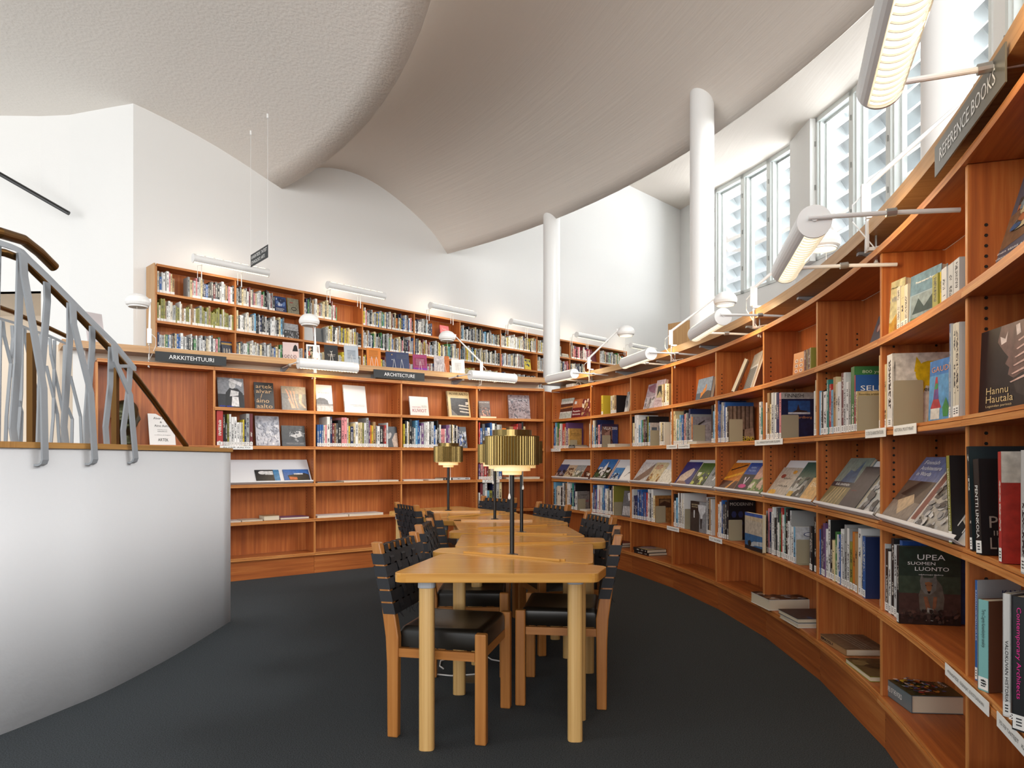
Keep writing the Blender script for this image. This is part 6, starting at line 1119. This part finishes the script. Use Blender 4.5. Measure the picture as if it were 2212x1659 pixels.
ledge_book(702, 734, 744, 'k', 'black book back with white horned emblem'+DL, [('D8D4CC', [(.4, .7), (.45, .6), (.55, .6), (.6, .7), (.52, .64), (.48, .64)]), rect('8A8680', .2, .46, .8, .5), rect('8A8680', .25, .38, .75, .42)])
ledge_book(745, 778, 745, (.42, .47, .52), 'pale blue-grey book back with small print'+DL, [rect('6A7680', .2, .3+.055*k, .8, .32+.055*k) for k in range(9)])
ledge_book(793, 825, 751, 'o', 'orange book back with brown text'+DL, [rect('8A5A20', .15, .45+.05*k, .8, .465+.05*k) for k in range(9)], yaw=-6, th=.03, wires=2)
ledge_book(835, 888, 759, 'n', 'wide navy book back'+DL, [rect('4A5060', .45, .6+.05*k, .95, .62+.05*k) for k in range(6)]+[rect('D8B060', .24, .8, .28, .86), rect('C8C8C8', .24, .5, .28, .55)], wires=2, th=.02)
ledge_book(893, 924, 765, (.30, .03, .12), 'wine red and purple book back'+DL, [rect('8A2A4A', .12, .3, .9, .8)]+[rect('D8A0B4', .2, .35+.05*k, .8, .365+.05*k) for k in range(8)]+[rect('8A2AA0', 0, 0, 1, .16)], yaw=-4, th=.016)
ledge_book(938, 971, 768, (.5, .45, .45), 'pale mauve and orange book leaning'+DL, [rect('D0C8C8', 0, 0, .68, 1), rect('C8703A', .68, 0, 1, 1)]+[rect('8A8488', .15, .5+.05*k, .5, .515+.05*k) for k in range(5)], yaw=-10, wires=2)
ledge_book(976, 1004, 776, 'w', 'white book back with grey text'+DL, [rect('9A9A9E', .25, .25+.055*k, .75, .265+.055*k) for k in range(10)], yaw=-8)
b = MB(); L_ = Line(LP[0], LP[4]); pa, t, n = L_.at(493, .06); b.obox(V((pa.x, pa.y, 2.1605)), t*.36, n*.2, V((0, 0, .012)), STICK); tag(b.build('magazine', org=V((pa.x, pa.y, 2.1605))), 'white magazine lying flat on the gallery ledge', 'magazine')
# small white ballast box with its cable at the corner of the bookcases
p, t, n = ARC.at(1222, .05); b = MB(); o = V((p.x, p.y, 2.0248)); b.obox(o, t*.16, n*.09, V((0, 0, .045)), WMET); r = thing('ballast_box', 'small white electrical box lying on the bookcases at the corner', 'electrical box', o); b.build('box', r, bevel=.008); b = MB(); b.tube([o+t*.16+n*.04+V((0, 0, .03)), o+t*.20+n*.04+V((0, 0, .06)), o+t*.24+n*.05+V((0, 0, .05)), o+t*.26+n*.05+V((0, 0, .008))], .004, WMET, 6); b.build('cable', r)
# books of the upper gallery: beyond the 300 nearest ones, one object
b = MB(); gr = random.Random(5); pal1 = 'w w w W s s g g k k n b G G c c m d e p W'.split(); pal2 = 'w w W s s g k k G G n B c'.split(); pal3 = 'y c c W w d k g'.split(); pal4 = 'p r m w k W v'.split()
OCC = {}  # (bay, row) -> fill ranges, palette, height range
def gfill(bay, rw, rng, pal, hr_=(.19, .28), tr=(.012, .03)):
    z = GZ[rw]+TH+.001
    for u0, u1 in rng:
        u = u0*.94+.02
        while u < u1*.94+.02-.01:
            t_ = gr.uniform(*tr); h = gr.uniform(*hr_) if gr.random() < .75 else gr.uniform(hr_[0], hr_[0]+.03); o = G0+gt*(.975*bay+u)+gn*(.025+gr.uniform(0, .012)); o.z = z; c = vary(lin(COLBW[gr.choice(pal)]), .2)
            d = gr.uniform(.14, .2); q = [o, o+gt*(t_-.001), o+gt*(t_-.001)+gn*d, o+gn*d]; q += [p_+V((0, 0, h)) for p_ in q]
            k0 = float(gr.randint(1, 300)); b.face([q[0], q[1], q[5], q[4]], SPINE, c, [(0, k0), (1, k0), (1, k0+.999), (0, k0+.999)]); b.face([q[3], q[0], q[4], q[7]], COVER, c); b.face([q[1], q[2], q[6], q[5]], COVER, c); b.face([q[4], q[5], q[6], q[7]], PAGES)
            if gr.random() < .85: e = -gn*.0008; b.face([o+e+V((0, 0, .003)), o+e+gt*(t_-.001)+V((0, 0, .003)), o+e+gt*(t_-.001)+V((0, 0, .034)), o+e+V((0, 0, .034))], STICK)
            u += t_
PAL = [pal1, pal1, pal1, pal1+['o', 'B', 'y'], pal2, pal2+['k'], pal2+pal3, pal3, pal4, pal1]
R1_ = [[(0, .22), (.38, 1)], [(0, .57)], [(0, .56)], [(0, 1)], [(0, .38)], [(0, 1)], [(0, 1)], [(0, .75)], [(0, .0), (.05, .75)], [(0, .9)]]
for bay in range(10):
    gfill(bay, 1, R1_[bay], PAL[bay]); gfill(bay, 2, [[(0, 1)], [(0, .72)], [(.35, 1)], [(0, 1)], [(0, 1)], [(0, 1)], [(0, .66)], [(0, 1)], [(0, .5)], [(0, .8)]][bay], PAL[(bay*3+1) % 10] if bay else ['l', 'l', 'W', 'g', 'w', 'd', 'l'])
    gfill(bay, 3, [[(0, .82)], [(0, 1)], [(0, 1)], [(0, 1)], [(0, 1)], [(0, 1)], [(0, 1)], [(0, 1)], [(0, 1)], [(0, 1)]][bay], PAL[(bay*7+2) % 10], (.17, .25))
GB = b
def gface(bay, rw, u, w_, h, col, lab, shapes=(), txt=(), lean=8):
    l = math.radians(lean); H = gn*math.sin(l)+V((0, 0, math.cos(l))); T = gn*math.cos(l)-V((0, 0, math.sin(l))); o = G0+gt*(.975*bay+u)+gn*.07; o.z = GZ[rw]+TH+.004; r_ = mk_book(o, T, gt, H, .02, w_, h, col, lab, 'face-out books in the gallery', sticker=False)
    if shapes: art(r_, o, gt*w_, H*h, shapes)
    for s_, uu, v, a, b2, m_ in txt: text(s_, r_, o+gt*w_*uu+H*h*v-T*.002, gt, H, a*w_, b2*h, m_, 'title', off=0)
gface(1, 1, .58, .17, .225, 'n', 'blue and white face-out book in the top gallery row', [rect('2A4A8A', .05, .35, .95, .95)]+blobs(['C8D0E0', '1C2C50', '6A8AC0'], 20, 61, .1, .4, .9, .9, .2), (('KESKIAIKA', .1, .2, .7, .06, INKW), ('SUOMESSA', .1, .1, .6, .06, INKW)))
gface(1, 1, .77, .17, .23, 'l', 'grey-green face-out book with an animal sketch, top gallery row', [rect('8A8672', 0, 0, 1, 1), oval('2A2822', .55, .35, .25, .12), oval('8A8672', .55, .35, .18, .07), rect('A83A34', .2, .7, .5, .75)])
gface(1, 2, .72, .215, .215, 'g', 'square grey face-out book with landscape photo, middle gallery row', [rect('B4B6BA', 0, .55, 1, 1), rect('4A4A4A', 0, 0, 1, .55)]+blobs(GREYS, 40, 62, 0, 0, 1, .5, .1), (('Kadonnut savotta', .3, .7, .45, .05, INKK),))
gface(4, 1, .60, .19, .225, (.72, .16, .17), 'salmon pink face-out book with white title, top gallery row', (), (('Taide', .2, .66, .5, .13, ik('F0C8C0')), ('vanhin', .2, .48, .6, .1, ik('F0C8C0')), ('uudistuu', .2, .3, .6, .1, ik('F0C8C0'))))
gface(6, 2, .70, .17, .215, 'y', 'yellow-green face-out book with dark blotches, gallery row', blobs(['2A3A6A', '1C2444', 'D8E060'], 14, 63, .08, .3, .92, .92, .2)); gface(8, 1, .78, .17, .24, 'm', 'dark red face-out book in the far gallery bay')
gface(0, 3, .82, .14, .20, 'n', 'dark blue face-out book with orange band, low gallery row', [rect('C8A050', 0, .78, 1, .9), rect('3A4050', 0, 0, 1, .78)]+[oval('B0A898', .25+.25*k, .35, .07, .2) for k in range(3)])
gface(2, 2, .03, .16, .20, 's', 'pale blue face-out book behind a round clamp lamp'); gface(2, 2, .24, .16, .21, 'G', 'charcoal face-out book behind a round clamp lamp')
for k in range(4):
    o = G0+gt*(.975*8-.22)+gn*.03; o.z = GZ[1]+TH+.001+.0185*k; c = ['w', 'k', 's', 'W'][k]; mk_book(o+gn*.2, (0, 0, 1), -gn, gt, .017, .2, .22-.01*k, c, 'flat book in a low stack in the far gallery bay, %s from the bottom' % NTH(k+1), 'flat books in the gallery', sticker=False)
bpy.context.view_layer.update()
def seen(o):
    P_ = [V(v.co)+V(o.location) for v in o.data.vertices]; X = [p.x/p.y*F for p in P_]; Y_ = [(p.z-EYE)/p.y*F for p in P_]
    if min(X) > F*.74 or min(p.y for p in P_) < .2: return -1
    a = (max(X)-min(X))*(max(Y_)-min(Y_)); return a
allb = [o for o in S.objects if o.parent is None and o.get('category') == 'book' and o.type == 'MESH']
loose = sorted([o for o in allb if not any(c.name.startswith(('title', 'cover_print')) for c in o.children)], key=seen); ncut = max(0, len(allb)-300)
for o in loose[:ncut]:
    for q in [o]+list(o.children):
        me = q.data; uv = me.uv_layers[0].data; ca = me.color_attributes['Col'].data
        for pl in me.polygons:
            GB.face([V(me.vertices[i].co)+V(o.location) for i in pl.vertices], me.materials[pl.material_index], tuple(ca[pl.loop_start].color)[:3], [tuple(uv[l].uv) for l in pl.loop_indices])
    for q in list(o.children)+[o]: bpy.data.objects.remove(q)
tag(GB.build('books', org=G0+V((0, 0, 2.5))), 'assorted smaller books with white spine labels, filling upper gallery and far shelves', 'book', None, 'stuff')
print('BOOKS', NBOOK[0], len(allb), ncut)

for o in S.objects:
    if o.parent is None and 'label' in o and len(o['label'].replace('-', '').split()) > 16: print('LONG', o.name, o['label'])
